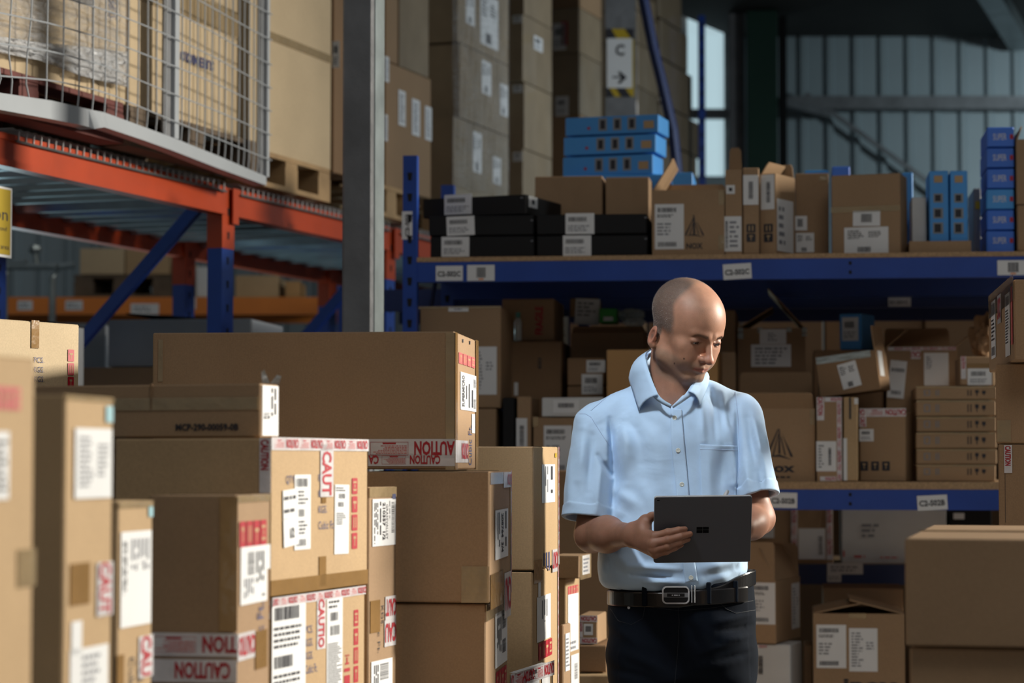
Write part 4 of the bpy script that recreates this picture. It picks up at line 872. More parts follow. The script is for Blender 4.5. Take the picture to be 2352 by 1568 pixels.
b.prt('R', 549, 1198, 612, 1250, [('icons', 0, 0, 1, 1, 4, 'red')]); b.lab('R', 552, 1257, 612, 1378, [('lines', .1, .55, .9, .9, 3), ('rect', .86, .8, .9, .9, 'ink'), ('bar', .1, .25, .5, .5), ('lines', .55, .1, .9, .5, 4, 'inkg')], rot=-90, tilt=0); b.lab('R', 612, 1250, 619, 1305, [])
b.caution('F', 346, 1452, 545, 1508, start=-1.0); b.caution('F', 346, 1512, 545, 1568, start=.3); b.caution('R', 545, 1456, 583, 1508); b.tape('R', 545, 1138, 620, 1150, 'gtape'); b.tape('R', 586, 1450, 612, 1530, 'btape'); b.prt('R', 588, 1385, 606, 1530, [('t', 'Cubic Ft.', 0, .1, .8, 'inkb', False, 1)], rot=90)
b.tape('F', 505, 1140, 545, 1450, 'btape'); b.done()
h5 = P(624, 1372, 4.3).z
b = bx('carton with a big white shipping label, lower of the caution-taped pair', 300, 624, 1378, Y=4.31, psi=-17.7, xs=838, zb=0, zt=h5 - .001, mat='card2')
b.lab('R', 624, 1383, 700, 1640, SHIP2, mat='paper'); b.lab('R', 750, 1372, 785, 1640, [('lines', .1, .9, .9, .98, 2), ('bar', .2, .8, .7, .87), ('bar', .2, .68, .8, .76), ('lines', .05, .1, .95, .62, 30)]); b.caution('R', 727, 1376, 746, 1488)
b.prt('R', 812, 1398, 822, 1568, [('icons', .0, .0, 1, 1, 4, 'red')]); 
for i, t_ in enumerate(('PCS.', 'KGS.', 'KGS.', 'Cubic Ft.')): b.prt('R', 701, 1434 + i * 30, 700 + (28 if i == 3 else 18), 1454 + i * 30, [('t', t_, 0, .1, .8, 'inkb', False, 1)])
b.prt('R', 790, 1500, 803, 1600, [('t', 'THIS', .1, .92, .04, 'red', True, .8), ('rect', .4, .78, .6, .9, 'red'), ('rect', .15, .74, .85, .78, 'red'), ('rect', 0, .58, 1, .66, 'red'), ('rect', 0, .1, 1, .5, 'red')])
b.caution('R', 624, 1376, 836, 1388, uvr=(0.0, b.h - .016, b.l, b.h + .001)); b.caution('F', 612, 1376, 623, 1422); b.done()
b = bx('carton lettered QTY with two overlapping white labels, upper of the caution-taped pair', 262, 622, 1005, Y=4.3, psi=-17.7, xs=845, zb=h5, mat='card2')
b.lab('R', 676, 1090, 712, 1260, SHIP2); b.lab('R', 648, 1124, 682, 1188, [('lines', .05, .6, .9, .85, 1), ('lines', .05, .15, .9, .4, 1)], tilt=3, lift=.0012); b.lab('R', 649, 1190, 683, 1252, [('t', '1/2', .4, .3, .35, 'ink', True, .3)], tilt=4, lift=.0014)
b.lab('R', 768, 1113, 800, 1270, [('lines', .05, .9, .9, .97, 2), ('bar', .25, .8, .7, .87), ('bar', .2, .68, .6, .75), ('lines', .1, .42, .8, .6, 6)], tilt=-1)
b.prt('R', 656, 1090, 676, 1110, [('t', 'QTY', 0, .05, .9, 'inkb', False, 1)])
for i, t_ in enumerate(('PCS.', 'KGS.', 'KGS.', 'Cubic Ft.')): b.prt('R', 731, 1086 + i * 36, 731 + (36 if i == 3 else 20), 1106 + i * 36, [('t', t_, 0, .05, .85, 'inkb', False, 1)])
b.prt('R', 808, 1095, 820, 1262, [('icons', 0, 0, 1, 1, 4, 'red')])
b.caution('R', 735, 1020, 764, 1140, start=.2); b.caution('R', 624, 1006, 843, 1024, uvr=(0, b.h - .022, b.l, b.h + .001), start=.3); b.caution('F', 597, 1006, 622, 1132, start=.1)
b.lab('R', 0, 0, 0, 0, [], mat='btape', name='packing_tape', uvr=(0, .002, b.l, .03)); b.tape('R', 732, 1278, 748, 1345, 'btape'); b.tape('R', 738, 1084, 748, 1155, 'btape'); b.done()
h6 = P(622, 1005, 4.3).z + .0006
b = bx('long flat brown carton with dark lettering on top of the caution-taped pair', 80, 598, 880, Y=4.34, psi=-17.7, xs=642, zb=h6, mat='card')
b.prt('F', 404, 972, 548, 988, [('t', 'MCP-290-00059-0B', 0, .05, .9, 'ink', True, 1)]); b.tape('F', 262, 914, 597, 940, 'gtape'); b.lab('R', 602, 884, 638, 1001, [('lines', .05, .5, .9, .9, 2), ('t', '1/2', .55, .1, .35, 'ink', True, .12)], rot=-90); b.tape('F', 345, 880, 350, 940, 'cardd')
c_ = P(602, 878, 4.36); tb = MB(); tb.add([b.I @ (c_ + Vector(v_)) for v_ in ((0, 0, -.002), (.014, .002, -.002), (.008, .006, .012), (-.002, .004, .02), (.004, .002, .024), (.03, .006, -.004), (.034, .01, .012), (.026, .012, .014))], [(0, 1, 2), (0, 2, 3), (3, 2, 4), (1, 5, 6), (1, 6, 7)], 'plast'); b.parts.append(('torn_tape', tb)); b.done()
b = bx('slim tall carton with a rotated white label, wedged between the stacks', 818, 847, 1118, Y=4.86, psi=-17, xs=911, zb=0, mat='card')
b.lab('R', 855, 1146, 908, 1250, [('bar', .08, .8, .75, .92), ('lines', .05, .7, .5, .75, 1, 'inkg'), ('t', 'GRASSVALLEY', .12, .56, .09, 'ink', False, .75), ('t', '210357  1/2', .08, .42, .11, 'ink', True, .8), ('lines', .06, .28, .9, .38, 1), ('lines', .08, .05, .95, .24, 3)], rot=-90)
b.caution('R', 884, 1370, 908, 1420); b.caution('R', 882, 1425, 908, 1480); b.lab('R', 852, 1520, 900, 1600, [('bar', .1, .4, .5, .8), ('lines', .1, .1, .9, .35, 3)], rot=-90); b.prt('R', 866, 1392, 882, 1500, [('t', 'Cubic Ft.', .02, .1, .35, 'ink', False, .95), ('t', 'KGS.', .0, .6, .35, 'ink', False, .42)], rot=-90); b.tape('R', 850, 1380, 872, 1450, 'btape'); b.lab('R', 900, 1134, 908, 1146, [], mat='inkb', name='purple_sticker'); b.tape('R', 848, 1119, 910, 1140, 'gtape'); b.done()
h9 = P(1045, 1079, 5.12).z
h10 = P(1120, 1385, 5.06).z
b = bx('brown carton with caution-taped corner, lower of the stack under the long top carton', 832, 1117, 1387, Y=5.07, psi=-6, xs=1166, zb=0, zt=h10 - .001, mat='card'); b.lab('R', 1137, 1410, 1164, 1515, [('bar', .08, .55, .35, .85), ('bar', .55, .55, .8, .85), ('lines', .1, .1, .9, .5, 4)], rot=-90); b.prt('R', 1139, 1544, 1163, 1575, [('icons', 0, 0, 1, 1, 4, 'red')]); b.tape('R', 1116, 1388, 1165, 1400, 'gtape'); b.done()
b = bx('brown carton with a rotated white label, directly under the long top carton', 830, 1125, 1082, Y=5.06, psi=-6, xs=1174, zb=h10, zt=h9 - .001, mat='card'); b.lab('R', 1137, 1172, 1166, 1276, [('lines', .05, .72, .9, .9, 1), ('t', '208764  3/4', .08, .45, .16, 'ink', True, .8), ('lines', .05, .12, .9, .36, 2)], rot=-90)
b.caution('R', 1156, 1084, 1173, 1118); b.caution('R', 1158, 1316, 1172, 1412); b.caution('R', 0, 0, 0, 0, uvr=(b.l - .018, .0, b.l + .0008, b.h)); b.tape('R', 1126, 1085, 1155, 1110, 'gtape'); b.tape('R', 1126, 1320, 1155, 1385, 'btape'); b.tape('F', 1060, 1300, 1124, 1384, 'gtape'); b.done()
b = bx('very long brown carton on top of the centre stack, banded with caution tape', 350, 1045, 760, Y=5.12, psi=-6, xs=1098, zb=h9, mat='card')
b.caution('F', 846, 1008, 1045, 1052, start=-.4, rot=180); b.caution('F', 846, 1042, 1045, 1070, start=1.2, rot=180); b.caution('R', 1045, 1010, 1074, 1062)
b.prt('R', 1053, 808, 1091, 846, [('icons', 0, 0, 1, 1, 4, 'redp')]); b.lab('R', 1057, 853, 1093, 946, [('t', 'SUPERMICRO', .08, .78, .14, 'ink', True, .84), ('lines', .3, .6, .9, .7, 1), ('lines', .08, .42, .9, .55, 1), ('lines', .1, .2, .8, .36, 1), ('bar', .08, .05, .35, .2, False, 'inkg'), ('bar', .65, .05, .9, .2, False, 'inkg')], rot=90)
b.lab('R', 1083, 950, 1090, 995, [], name='white_sticker'); b.prt('R', 1074, 975, 1084, 1068, [('t', 'Cubic Ft.', .0, .1, .8, 'inkb', False, 1)], rot=90)
b.tape('F', 1024, 764, 1044, 1078, 'gtape'); b.tape('R', 1045, 762, 1050, 1078, 'btape'); b.lab('R', 0, 0, 0, 0, [], mat='btape', name='packing_tape', uvr=(b.l - .05, 0, b.l, b.h)); b.tape('F', 364, 780, 374, 876, 'gtape')
for q in ((1062, 778), (1078, 782)): b.prt('R', q[0], q[1], q[0] + 2, q[1] + 9, [('rect', 0, 0, 1, 1, 'ink')])
b.done()
b = bx('small white-topped carton laced with caution tape at the foot of the stacks', 1168, 1172, 1548, Y=5.56, psi=-15.6, xs=1272, zb=0, mat='card2')
b.caution('R', 0, 0, 0, 0, uvr=(0, b.h - .035, b.l, b.h + .001), start=.2); b.lab('R', 1212, 1535, 1238, 1620, SHIP); b.lab('R', 1244, 1550, 1262, 1620, []); b.caution('R', 1197, 1548, 1209, 1640, start=.1); b.lab('T', 0, 0, 0, 0, [], uvr=(.01, .03, b.w - .01, b.l - .08)); b.done()
h11 = P(1225, 1311, 6.0).z
b = bx('tall carton with a lit side, lower of the pair right of the centre stack', 1070, 1223, 1312, Y=6.0, psi=-10, xs=1282, zb=0, zt=h11 - .001, mat='card2'); b.lab('R', 1233, 1372, 1264, 1462, [('lines', .1, .3, .6, .8, 3, 'inkg')], rot=-90); b.prt('R', 1236, 1478, 1268, 1502, [('icons', 0, 0, 1, 1, 4, 'red')]); b.caution('R', 0, 0, 0, 0, uvr=(b.l - .012, 0, b.l + .0006, b.h)); b.tape('R', 1226, 1313, 1245, 1335, 'btape'); b.lab('R', 1236, 1338, 1241, 1372, []); b.done()
b = bx('tall carton with ragged tape, upper of the pair right of the centre stack', 1070, 1225, 1024, Y=6.0, psi=-10, xs=1283, zb=h11, mat='card2'); b.lab('R', 1244, 1066, 1274, 1152, [('lines', .05, .6, .95, .9, 1), ('lines', .05, .2, .95, .5, 2, 'inkg')], rot=-90); b.caution('R', 0, 0, 0, 0, uvr=(b.l - .012, 0, b.l + .0006, b.h)); b.caution('R', 1268, 1262, 1279, 1311); b.tape('R', 1226, 1288, 1244, 1310, 'btape'); b.prt('R', 1247, 1270, 1264, 1310, [('lines', 0, 0, 1, 1, 3, 'inkb')], rot=-90)
b.lab('R', 1274, 1040, 1278, 1050, [], mat='yellow', name='yellow_sticker'); b.done()
hm = P(1300, 1328, 6.62).z
b = bx('slim upright carton with a long white label, standing under the small taped one', 1262, 1300, 1330, Y=6.66, psi=-14, xs=1332, zb=0, zt=hm - .001, mat='card2'); b.lab('R', 1304, 1366, 1328, 1490, [('lines', .1, .02, .9, .2, 2, 'inkg')]); b.lab('R', 1311, 1505, 1329, 1570, [('bar', .4, .2, .8, .7, True)]); b.prt('R', 1304, 1347, 1328, 1363, [('icons', 0, 0, 1, 1, 4, 'redp')]); b.done()
b = bx('small brown carton with a film-taped end, perched by the man’s elbow', 1262, 1331, 1276, Y=6.6, psi=-12, xs=1358, zb=hm, mat='card'); b.lab('R', 1337, 1276, 1354, 1316, [('lines', .1, .1, .9, .9, 4, 'inkg')]); b.tape('R', 1332, 1276, 1357, 1325, 'gtape'); b.done()
b = bx('low narrow carton with a white label beside the tall lit pair', 1285, 1295, 1434, Y=6.42, psi=-14, xs=1311, zb=0, mat='card'); b.lab('R', 1298, 1455, 1308, 1538, [('lines', .1, .1, .9, .9, 8, 'inkg')]); b.done()
hp = P(1350, 1545, 7.1).z; hn = P(1350, 1478, 7.15).z
b = bx('pale carton lying lowest behind the man’s leg, left side', 1296, 1400, 1548, Y=7.05, psi=-6, zb=0, zt=hp - .001, dep=.45, mat='card2'); b.done()
b = bx('open-fronted dark brown carton under the red-taped one', 1330, 1394, 1482, Y=7.12, psi=-6, zb=hp, zt=hn - .001, dep=.3, mat='cardd'); b.done()
b = bx('small carton covered in red caution tape with a barcode label, left of the man’s hip', 1330, 1373, 1412, Y=7.15, psi=-10, zb=hn, dep=.2, mat='card'); b.caution('F', 1331, 1413, 1372, 1428, start=.1); b.caution('F', 1331, 1464, 1372, 1478, start=.1); b.lab('F', 1341, 1432, 1362, 1458, [('bar', .2, .3, .8, .8)]); b.caution('F', 1331, 1429, 1339, 1463); b.done()
# behind the stacks at the left
b = bx('pale tall carton with vertical tape and red marks behind the nearest ones', -80, -15, 730, Y=5.2, psi=-29, xs=183, zb=0, mat='card3')
b.tape('R', 72, 735, 89, 800, 'btape'); b.prt('R', 156, 800, 169, 895, [('icons', 0, 0, 1, 1, 3, 'red')])
for i, t_ in enumerate(('PCS.', 'KGS.', 'KGS.')): b.prt('R', 78, 818 + i * 22, 101, 834 + i * 22, [('t', t_, 0, .05, .9, 'inkb', False, 1)])
b.done()
hg = P(400, 841, 9.6).z
b = bx('dark brown carton on the floor under the grey one, inside the rack bay', 187, 560, 850, Y=9.66, psi=-8, zb=0, zt=hg - .001, dep=.5, mat='cardd'); b.done()
b = bx('wide grey carton with a white end and loose black lid, seen behind the orange-topped upright', 248, 577, 731, Y=9.6, psi=-8, xs=650, zb=hg, mat='grey')
b.lab('R', 0, 0, 0, 0, [], uvr=(.01, .01, b.l - .01, b.h - .005), name='white_end'); lid = MB(); lid.T = Matrix.Translation((.05, 0, b.h + .003)) @ Matrix.Rotation(R(4), 4, 'Y'); lid.box(-b.w / 2 + .02, -b.l / 2 + .01, .0, .0, b.l / 2, .004, 'black'); lid.T = Matrix.Translation((.05, 0, b.h + .003)) @ Matrix.Rotation(R(-4), 4, 'Y'); lid.T = Matrix.Translation((.0, 0, b.h + .003)) @ Matrix.Rotation(R(3), 4, 'Y'); lid.box(.0, -b.l / 2 + .01, .0, b.w / 2 - .02, b.l / 2, .004, 'black'); b.parts.append(('lid', lid)); b.done()
b = bx('dark grey carton behind the blue brace, left of the wide grey one', 100, 243, 748, Y=10.3, psi=-8, zb=0, dep=.4, mat='grey'); b.done()
b = bx('grey carton with a black lid behind the pale tall one', -120, 130, 742, Y=8.2, psi=-8, zb=0, dep=.3, mat='grey'); lid = MB(); lid.T = Matrix.Translation((0, 0, b.h + .002)) @ Matrix.Rotation(R(2), 4, 'Y'); lid.box(-b.w / 2, -b.l / 2 - .01, 0, b.w / 2, b.l / 2, .006, 'black'); b.parts.append(('lid', lid)); b.done()
# ================================================================== right-hand stacks
b = bx('tall brown carton with a caution-tape scrap, lowest of the stack at the right edge', 2292, 2460, 1020, Y=5.62, psi=-11.8, zb=0, dep=.5, mat='card'); hr1 = b.zt
b.caution('F', 2306, 1022, 2325, 1086, start=.1); b.prt('F', 2308, 1082, 2310, 1200, [('rect', 0, 0, 1, 1, 'ink')]); b.done()
b = bx('plain brown carton, middle of the stack at the right edge', 2287, 2455, 834, Y=5.62, psi=-11.8, zb=hr1 + .001, dep=.5, mat='card'); hr2 = b.zt; b.tape('F', 2290, 965, 2322, 1014, 'gtape'); b.done()
b = bx('brown carton with labelled film-taped left side, top of the stack at the right edge', 2328, 2470, 641, Y=5.5, psi=-6.9, xs=2270, zb=hr2 + .001, mat='card')
b.lab('L', 2277, 695, 2288, 820, [('bar', .1, .75, .9, .95), ('lines', .1, .3, .9, .7, 6), ('bar', .1, .05, .9, .2)]); b.lab('L', 2309, 678, 2321, 815, [('bar', .1, .8, .9, .95), ('lines', .1, .2, .9, .75, 12)]); b.lab('L', 2322, 660, 2327, 790, [], mat='redp', name='caution_tape'); b.caution('L', 2292, 680, 2300, 740); b.tape('L', 2271, 680, 2328, 690, 'gtape'); b.done()
h2_ = P(2085, 1484, 3.9).z
b = bx('large plain brown carton in the lower right corner, lower of two', 2088, 2480, 1488, Y=3.93, psi=-13, zb=0, zt=h2_ - .002, dep=.8, mat='card'); b.done()
b = bx('large plain brown carton in the lower right corner, upper of two', 2077, 2480, 1236, Y=3.9, psi=-13, zb=h2_, dep=.85, mat='card'); b.tape('T', 0, 0, 0, 0) if False else None; b.lab('T', 0, 0, 0, 0, [], mat='gtape', name='packing_tape', uvr=(.0, b.l / 2 - .03, b.w, b.l / 2 + .03)); b.done()

for i, (xa, xb, ya) in enumerate(((1240, 1480, 700), (1490, 1700, 704), (1706, 1890, 698), (1896, 2120, 712), (2126, 2400, 702))):  # added to cover the wall so the shelf gaps stay dark
    b = bx('big added carton that darkens the gaps behind the shelving, %s from the left' % ('first', 'second', 'third', 'fourth', 'fifth')[i], xa, xb, ya, Y=11.0 + .15 * (i % 2), psi=-6, zb=0, dep=.4, mat='cardd', group='added cartons darkening the gaps behind the shelving'); b.done()
# ================================================================== the man
def nrm(a): return np.sqrt((a * a).sum(-1))
def cap(p, a, b, ra, rb):
    a = np.asarray(a, np.float32); b = np.asarray(b, np.float32); ab = b - a
    h = np.clip(((p - a) @ ab) / max(float(ab @ ab), 1e-9), 0, 1); return nrm(p - a - h[..., None] * ab) - (ra + (rb - ra) * h)
def ell(p, c, r, rot=None):
    q = p - np.asarray(c, np.float32)
    if rot is not None: q = q @ np.asarray(rot, np.float32)
    r = np.asarray(r, np.float32); k0 = nrm(q / r); k1 = nrm(q / (r * r)) + 1e-6; return k0 * (k0 - 1) / k1
def smin(a, b, k):
    h = np.clip(.5 + .5 * (b - a) / k, 0, 1); return b + (a - b) * h - k * h * (1 - h)
def smax(a, b, k): return -smin(-a, -b, k)
def rotm(ax, deg): return np.array(Matrix.Rotation(R(deg), 3, ax))
def surfnet(f, lo, hi, h, n=8):
    """surface of f = 0 as quads, looking only at the cells near it"""
    lo = np.array(lo, np.float64); nb = np.ceil((np.array(hi) - lo) / (h * n)).astype(int); B = h * n
    gx, gy, gz = np.meshgrid(*[np.arange(k) for k in nb], indexing='ij'); bi = np.stack([gx, gy, gz], -1).reshape(-1, 3)
    cen = (lo + (bi + .5) * B).astype(np.float32); d = f(cen); bi = bi[np.abs(d) < B * .87 * 1.5 + .004]
    o = np.arange(n + 1); ox, oy, oz = np.meshgrid(o, o, o, indexing='ij'); off = np.stack([ox, oy, oz], -1)
    V = np.empty((len(bi), n + 1, n + 1, n + 1), np.float32)
    for s in range(0, len(bi), 600):
        g = bi[s:s + 600, None, None, None, :] * n + off[None]; V[s:s + 600] = f((lo + g * h).astype(np.float32).reshape(-1, 3)).reshape(g.shape[:-1])
    N_ = nb * n + 2; S = V < 0
    def gid(i): return (i[..., 0] * N_[1] + i[..., 1]) * N_[2] + i[..., 2]
    cnt = sum(S[:, a:a + n, b:b + n, c:c + n].astype(np.int8) for a in (0, 1) for b in (0, 1) for c in (0, 1))
    act = np.argwhere((cnt > 0) & (cnt < 8)); B0, I = act[:, 0], act[:, 1:]
    acc = np.zeros((len(act), 3)); num = np.zeros(len(act)); cor = [(a, b, c) for a in (0, 1) for b in (0, 1) for c in (0, 1)]
    for p in cor:
        for ax in range(3):
            if p[ax]: continue
            q = list(p); q[ax] = 1
            va = V[B0, I[:, 0] + p[0], I[:, 1] + p[1], I[:, 2] + p[2]]; vb = V[B0, I[:, 0] + q[0], I[:, 1] + q[1], I[:, 2] + q[2]]
            m = (va < 0) != (vb < 0); t = np.where(m, va / np.where(m, va - vb, 1), 0)
            e = np.tile(np.array(p, float), (len(act), 1)); e[:, ax] += t; acc += e * m[:, None]; num += m
    G = bi[B0] * n + I; pos = lo + (G + acc / num[:, None]) * h; ids = gid(G); od = np.argsort(ids); ids = ids[od]; pos = pos[od]
    F = []
    for ax in range(3):
        a, b = [(1, 2), (2, 0), (0, 1)][ax]
        s0 = S[:, :n, :n, :n]; sl = [slice(0, n)] * 3; sl[ax] = slice(1, n + 1); s1 = S[(slice(None),) + tuple(sl)]
        e = np.argwhere(s0 != s1); g = bi[e[:, 0]] * n + e[:, 1:]; sg = s0[e[:, 0], e[:, 1], e[:, 2], e[:, 3]]
        q = []
        for da, db in ((0, 0), (-1, 0), (-1, -1), (0, -1)):
            c = g.copy(); c[:, a] += da; c[:, b] += db; k = gid(c); j = np.searchsorted(ids, k); j = np.clip(j, 0, len(ids) - 1); q.append(np.where(ids[j] == k, j, -1))
        q = np.stack(q, 1); ok = (q >= 0).all(1); q = q[ok]; sg = sg[ok]; q[~sg] = q[~sg][:, ::-1]; F.append(q)
    return pos, np.concatenate(F)
def netobj(name, f, lo, hi, h, mat, parent, relax=1):
    v, q = surfnet(f, lo, hi, h)
    me = bpy.data.meshes.new(name); me.vertices.add(len(v)); me.loops.add(q.size); me.polygons.add(len(q))
    e = h * .8; x = np.array([[1, 0, 0], [0, 1, 0], [0, 0, 1]]) * e; vf = v.astype(np.float32)
    for _ in range(relax):      # settle the vertices onto the surface
        d = f(vf); g = np.stack([f(vf + x[i].astype(np.float32)) - f(vf - x[i].astype(np.float32)) for i in range(3)], -1) / (2 * e); gl = np.maximum((g * g).sum(-1), .3)
        vf = vf - (np.clip(d, -h, h) / gl)[:, None] * g * .9
    v = vf
    if parent is not None: Mi = np.array(parent.matrix_world.inverted()); w = v @ Mi[:3, :3].T + Mi[:3, 3]
    else: w = v
    me.vertices.foreach_set('co', w.astype(np.float32).ravel()); me.loops.foreach_set('vertex_index', q.ravel().astype(np.int32))
    me.polygons.foreach_set('loop_start', np.arange(0, q.size, 4, dtype=np.int32)); me.polygons.foreach_set('loop_total', np.full(len(q), 4, np.int32))
    me.polygons.foreach_set('use_smooth', np.ones(len(q), bool)); me.materials.append(mat); me.update(calc_edges=True); me.validate()
    o = bpy.data.objects.new(name, me); C.objects.link(o); o.parent = parent
    return o, v
# ---- materials of the man
def skin_mat():
    m, nt, b = nodes('skin'); at = N(nt, 'ShaderNodeAttribute', attribute_name='tint'); b.inputs['Roughness'].default_value = .5; b.inputs['Specular IOR Level'].default_value = .5
    b.inputs['Subsurface Weight'].default_value = .12; b.inputs['Subsurface Radius'].default_value = (.8, .3, .15); b.inputs['Subsurface Scale'].default_value = .008
    tc = N(nt, 'ShaderNodeTexCoord'); n1 = N(nt, 'ShaderNodeTexNoise', Scale=55.0, Detail=4.0); nt.links.new(tc.outputs['Object'], n1.inputs['Vector'])
    mr = N(nt, 'ShaderNodeMapRange'); mr.inputs['From Min'].default_value = .3; mr.inputs['From Max'].default_value = .7; mr.inputs['To Min'].default_value = .9; mr.inputs['To Max'].default_value = 1.08
    nt.links.new(n1.outputs['Fac'], mr.inputs['Value']); hv = N(nt, 'ShaderNodeHueSaturation'); nt.links.new(mr.outputs[0], hv.inputs['Value']); nt.links.new(at.outputs['Color'], hv.inputs['Color'])
    nt.links.new(hv.outputs[0], b.inputs['Base Color'])
    n2 = N(nt, 'ShaderNodeTexNoise', Scale=420.0, Detail=2.0); nt.links.new(tc.outputs['Object'], n2.inputs['Vector']); bp = N(nt, 'ShaderNodeBump', Strength=.18, Distance=.0012)
    nt.links.new(n2.outputs['Fac'], bp.inputs['Height']); nt.links.new(bp.outputs[0], b.inputs['Normal']); return m
def wrinkle(m, sc_, st):
    nt = m.node_tree; b = nt.nodes['Principled BSDF']; tc = N(nt, 'ShaderNodeTexCoord'); n = N(nt, 'ShaderNodeTexNoise', Scale=sc_, Detail=3.0, Distortion=.8); nt.links.new(tc.outputs['Object'], n.inputs['Vector'])
    bp = N(nt, 'ShaderNodeBump', Strength=st, Distance=.02); nt.links.new(n.outputs['Fac'], bp.inputs['Height'])
    l = b.inputs['Normal'].links; 
    if l: nt.links.new(l[0].from_socket, bp.inputs['Normal'])
    nt.links.new(bp.outputs[0], b.inputs['Normal']); return m
def cloth(name, col, rough=.8, sheen=.3, bs=.25, sc_=900, var=.04):
    m = plain(name, col, rough, var=var, scale=30, bump=bs, bscale=sc_, spec=.25); b = m.node_tree.nodes['Principled BSDF']; b.inputs['Sheen Weight'].default_value = sheen; b.inputs['Specular IOR Level'].default_value = .12; return m
M_['skin'] = skin_mat(); M_['shirt'] = cloth('pale_blue_shirt_cotton', (.47, .655, .88), .7, .25, .10)
wrinkle(M_['shirt'], 7.0, .38)
M_['seam'] = cloth('shirt_seam_thread', (.40, .54, .76)); M_['trouser'] = cloth('dark_navy_denim', (.0038, .0065, .012), .9, .0, .1, 900, .2)
M_['denimseam'] = cloth('denim_seam', (.007, .011, .018)); M_['belt'] = plain('black_belt_leather', (.006, .006, .007), .28, spec=.5, bump=.03, bscale=300)
M_['hair'] = plain('short_dark_hair', (.05, .038, .03), .5, var=.3, scale=300); M_['hairg'] = plain('short_grey_hair', (.30, .28, .26), .45, var=.2, scale=300)
M_['brow'] = plain('eyebrow_hair', (.07, .045, .03), .6); M_['eye'] = plain('eye_white', (.36, .33, .31), .15); M_['iris'] = plain('dark_iris', (.03, .025, .02), .1)
M_['button'] = plain('pearl_button', (.62, .64, .58), .25); M_['shoe'] = plain('black_shoe_leather', (.01, .01, .011), .3)
M_['silver'] = plain('tablet_silver_edge', (.62, .64, .66), .3, metal=.35, var=.02); M_['tabback'] = plain('tablet_grey_back', (.060, .063, .075), .5, metal=.2, var=.02)
M_['logo'] = plain('black_mirror_mark', (.0006, .0006, .0008), .8, spec=.1); M_['screen'] = plain('tablet_screen_glass', (.02, .02, .022), .06)
YM = 6.10
man = empty('person', Matrix.Translation((.43, YM, 0)), 'bald-crowned man in pale blue short-sleeved shirt and dark trousers, looking down at a tablet', 'person')
HS = 1.075; HM = Matrix.Translation((.4375, 6.065, 1.690)) @ Matrix.Rotation(R(37), 4, 'Z') @ Matrix.Rotation(R(25), 4, 'X') @ Matrix.Rotation(R(2), 4, 'Y')
HI = np.array(HM.inverted()); HR = HI[:3, :3].astype(np.float32); HT = HI[:3, 3].astype(np.float32)
def hl(p): return (p @ HR.T + HT) / HS
def headf(p):
    q = hl(p); a = q.copy(); a[..., 0] = np.abs(a[..., 0]); ax = a[..., 0]
    d = ell(q, (0, .010, .046), (.0755, .096, .078))
    d = smin(d, ell(q, (0, -.030, .022), (.0655, .060, .074)), .03)
    d = smin(d, ell(q, (0, -.034, -.036), (.050, .050, .050)), .03)
    d = smin(d, cap(a, (.050, .002, -.038), (.048, -.014, -.058), .018, .017), .025)       # jaw angle
    d = smin(d, cap(a, (.048, -.014, -.058), (.016, -.072, -.084), .017, .0155), .022)
    d = smin(d, ell(q, (0, -.079, -.080), (.018, .014, .014)), .016)                       # chin
    d = smin(d, ell(a, (.044, -.060, -.014), (.018, .018, .016)), .02)                     # cheekbone
    d = smin(d, ell(a, (.030, -.064, -.042), (.025, .024, .026)), .02)
    d = smin(d, cap(a, (.010, -.088, .022), (.040, -.076, .025), .0075, .006), .012)       # brow ridge
    d = smax(d, -ell(a, (.033, -.098, .009), (.0175, .018, .0115)), .010)                  # socket
    d = smin(d, cap(q, (0, -.088, .016), (0, -.107, -.022), .0062, .0082), .009)           # nose bridge
    d = smin(d, ell(q, (0, -.1105, -.029), (.0118, .0112, .0098)), .007)
    d = smin(d, ell(a, (.0132, -.099, -.030), (.0072, .0100, .0074)), .005)
    d = smax(d, -ell(a, (.0058, -.1045, -.0365), (.0032, .0055, .0028)), .002)
    d = smin(d, ell(q, (0, -.086, -.052), (.024, .014, .016)), .012)                       # mouth mound
    d = smin(d, cap(a, (0, -.0985, -.0530), (.022, -.0885, -.0560), .0032, .0014), .004)   # lips
    d = smin(d, cap(a, (0, -.0970, -.0620), (.019, -.0885, -.0595), .0044, .0020), .004)
    d = smax(d, -cap(a, (0, -.1020, -.0575), (.0245, -.0895, -.0578), .0011, .0010), .0016)
    d = smax(d, -ell(q, (0, -.1035, -.0415), (.0022, .003, .006)), .003)
    for_ = ell(a, (.032, -.0752, .0075), (.0150, .0140, .0118))                             # lids over the ball
    opening = np.abs(a[..., 2] - (.0045 - 55 * (ax - .032) ** 2)) - .0038
    lid = smax(for_, -smax(opening, np.maximum(ax - .0445, .0205 - ax), .002), .001)
    lid = smin(lid, cap(a, (.020, -.0865, .0085), (.044, -.0800, .0085), .0022, .0016), .003)
    d = smin(d, lid, .003)
    # ears
    er = rotm('X', -14) @ rotm('Z', -16)
    e = ell(a, (.0775, .018, -.023), (.0055, .0155, .026), er.T)
    e = smin(e, ell(a, (.0745, .010, -.043), (.006, .0085, .0100)), .006)
    e = smax(e, -ell(a, (.0835, .015, -.023), (.0060, .0098, .0165), er.T), .003)
    e = smin(e, ell(a, (.0765, .0070, -.027), (.0045, .0035, .006)), .003)
    d = smin(d, e, .006)
    return d * HS
NK0 = np.array(HM @ Vector((0, .028 * HS, -.02 * HS))); NK1 = (.405, 6.115, 1.520)
def PP(px, py, Y): return tuple(P(px, py, Y))
E1 = (.203, 6.070, 1.176); W1 = PP(1452, 1228, 5.862); E2 = PP(1743, 1190, 6.06); W2 = PP(1694, 1222, 5.892)
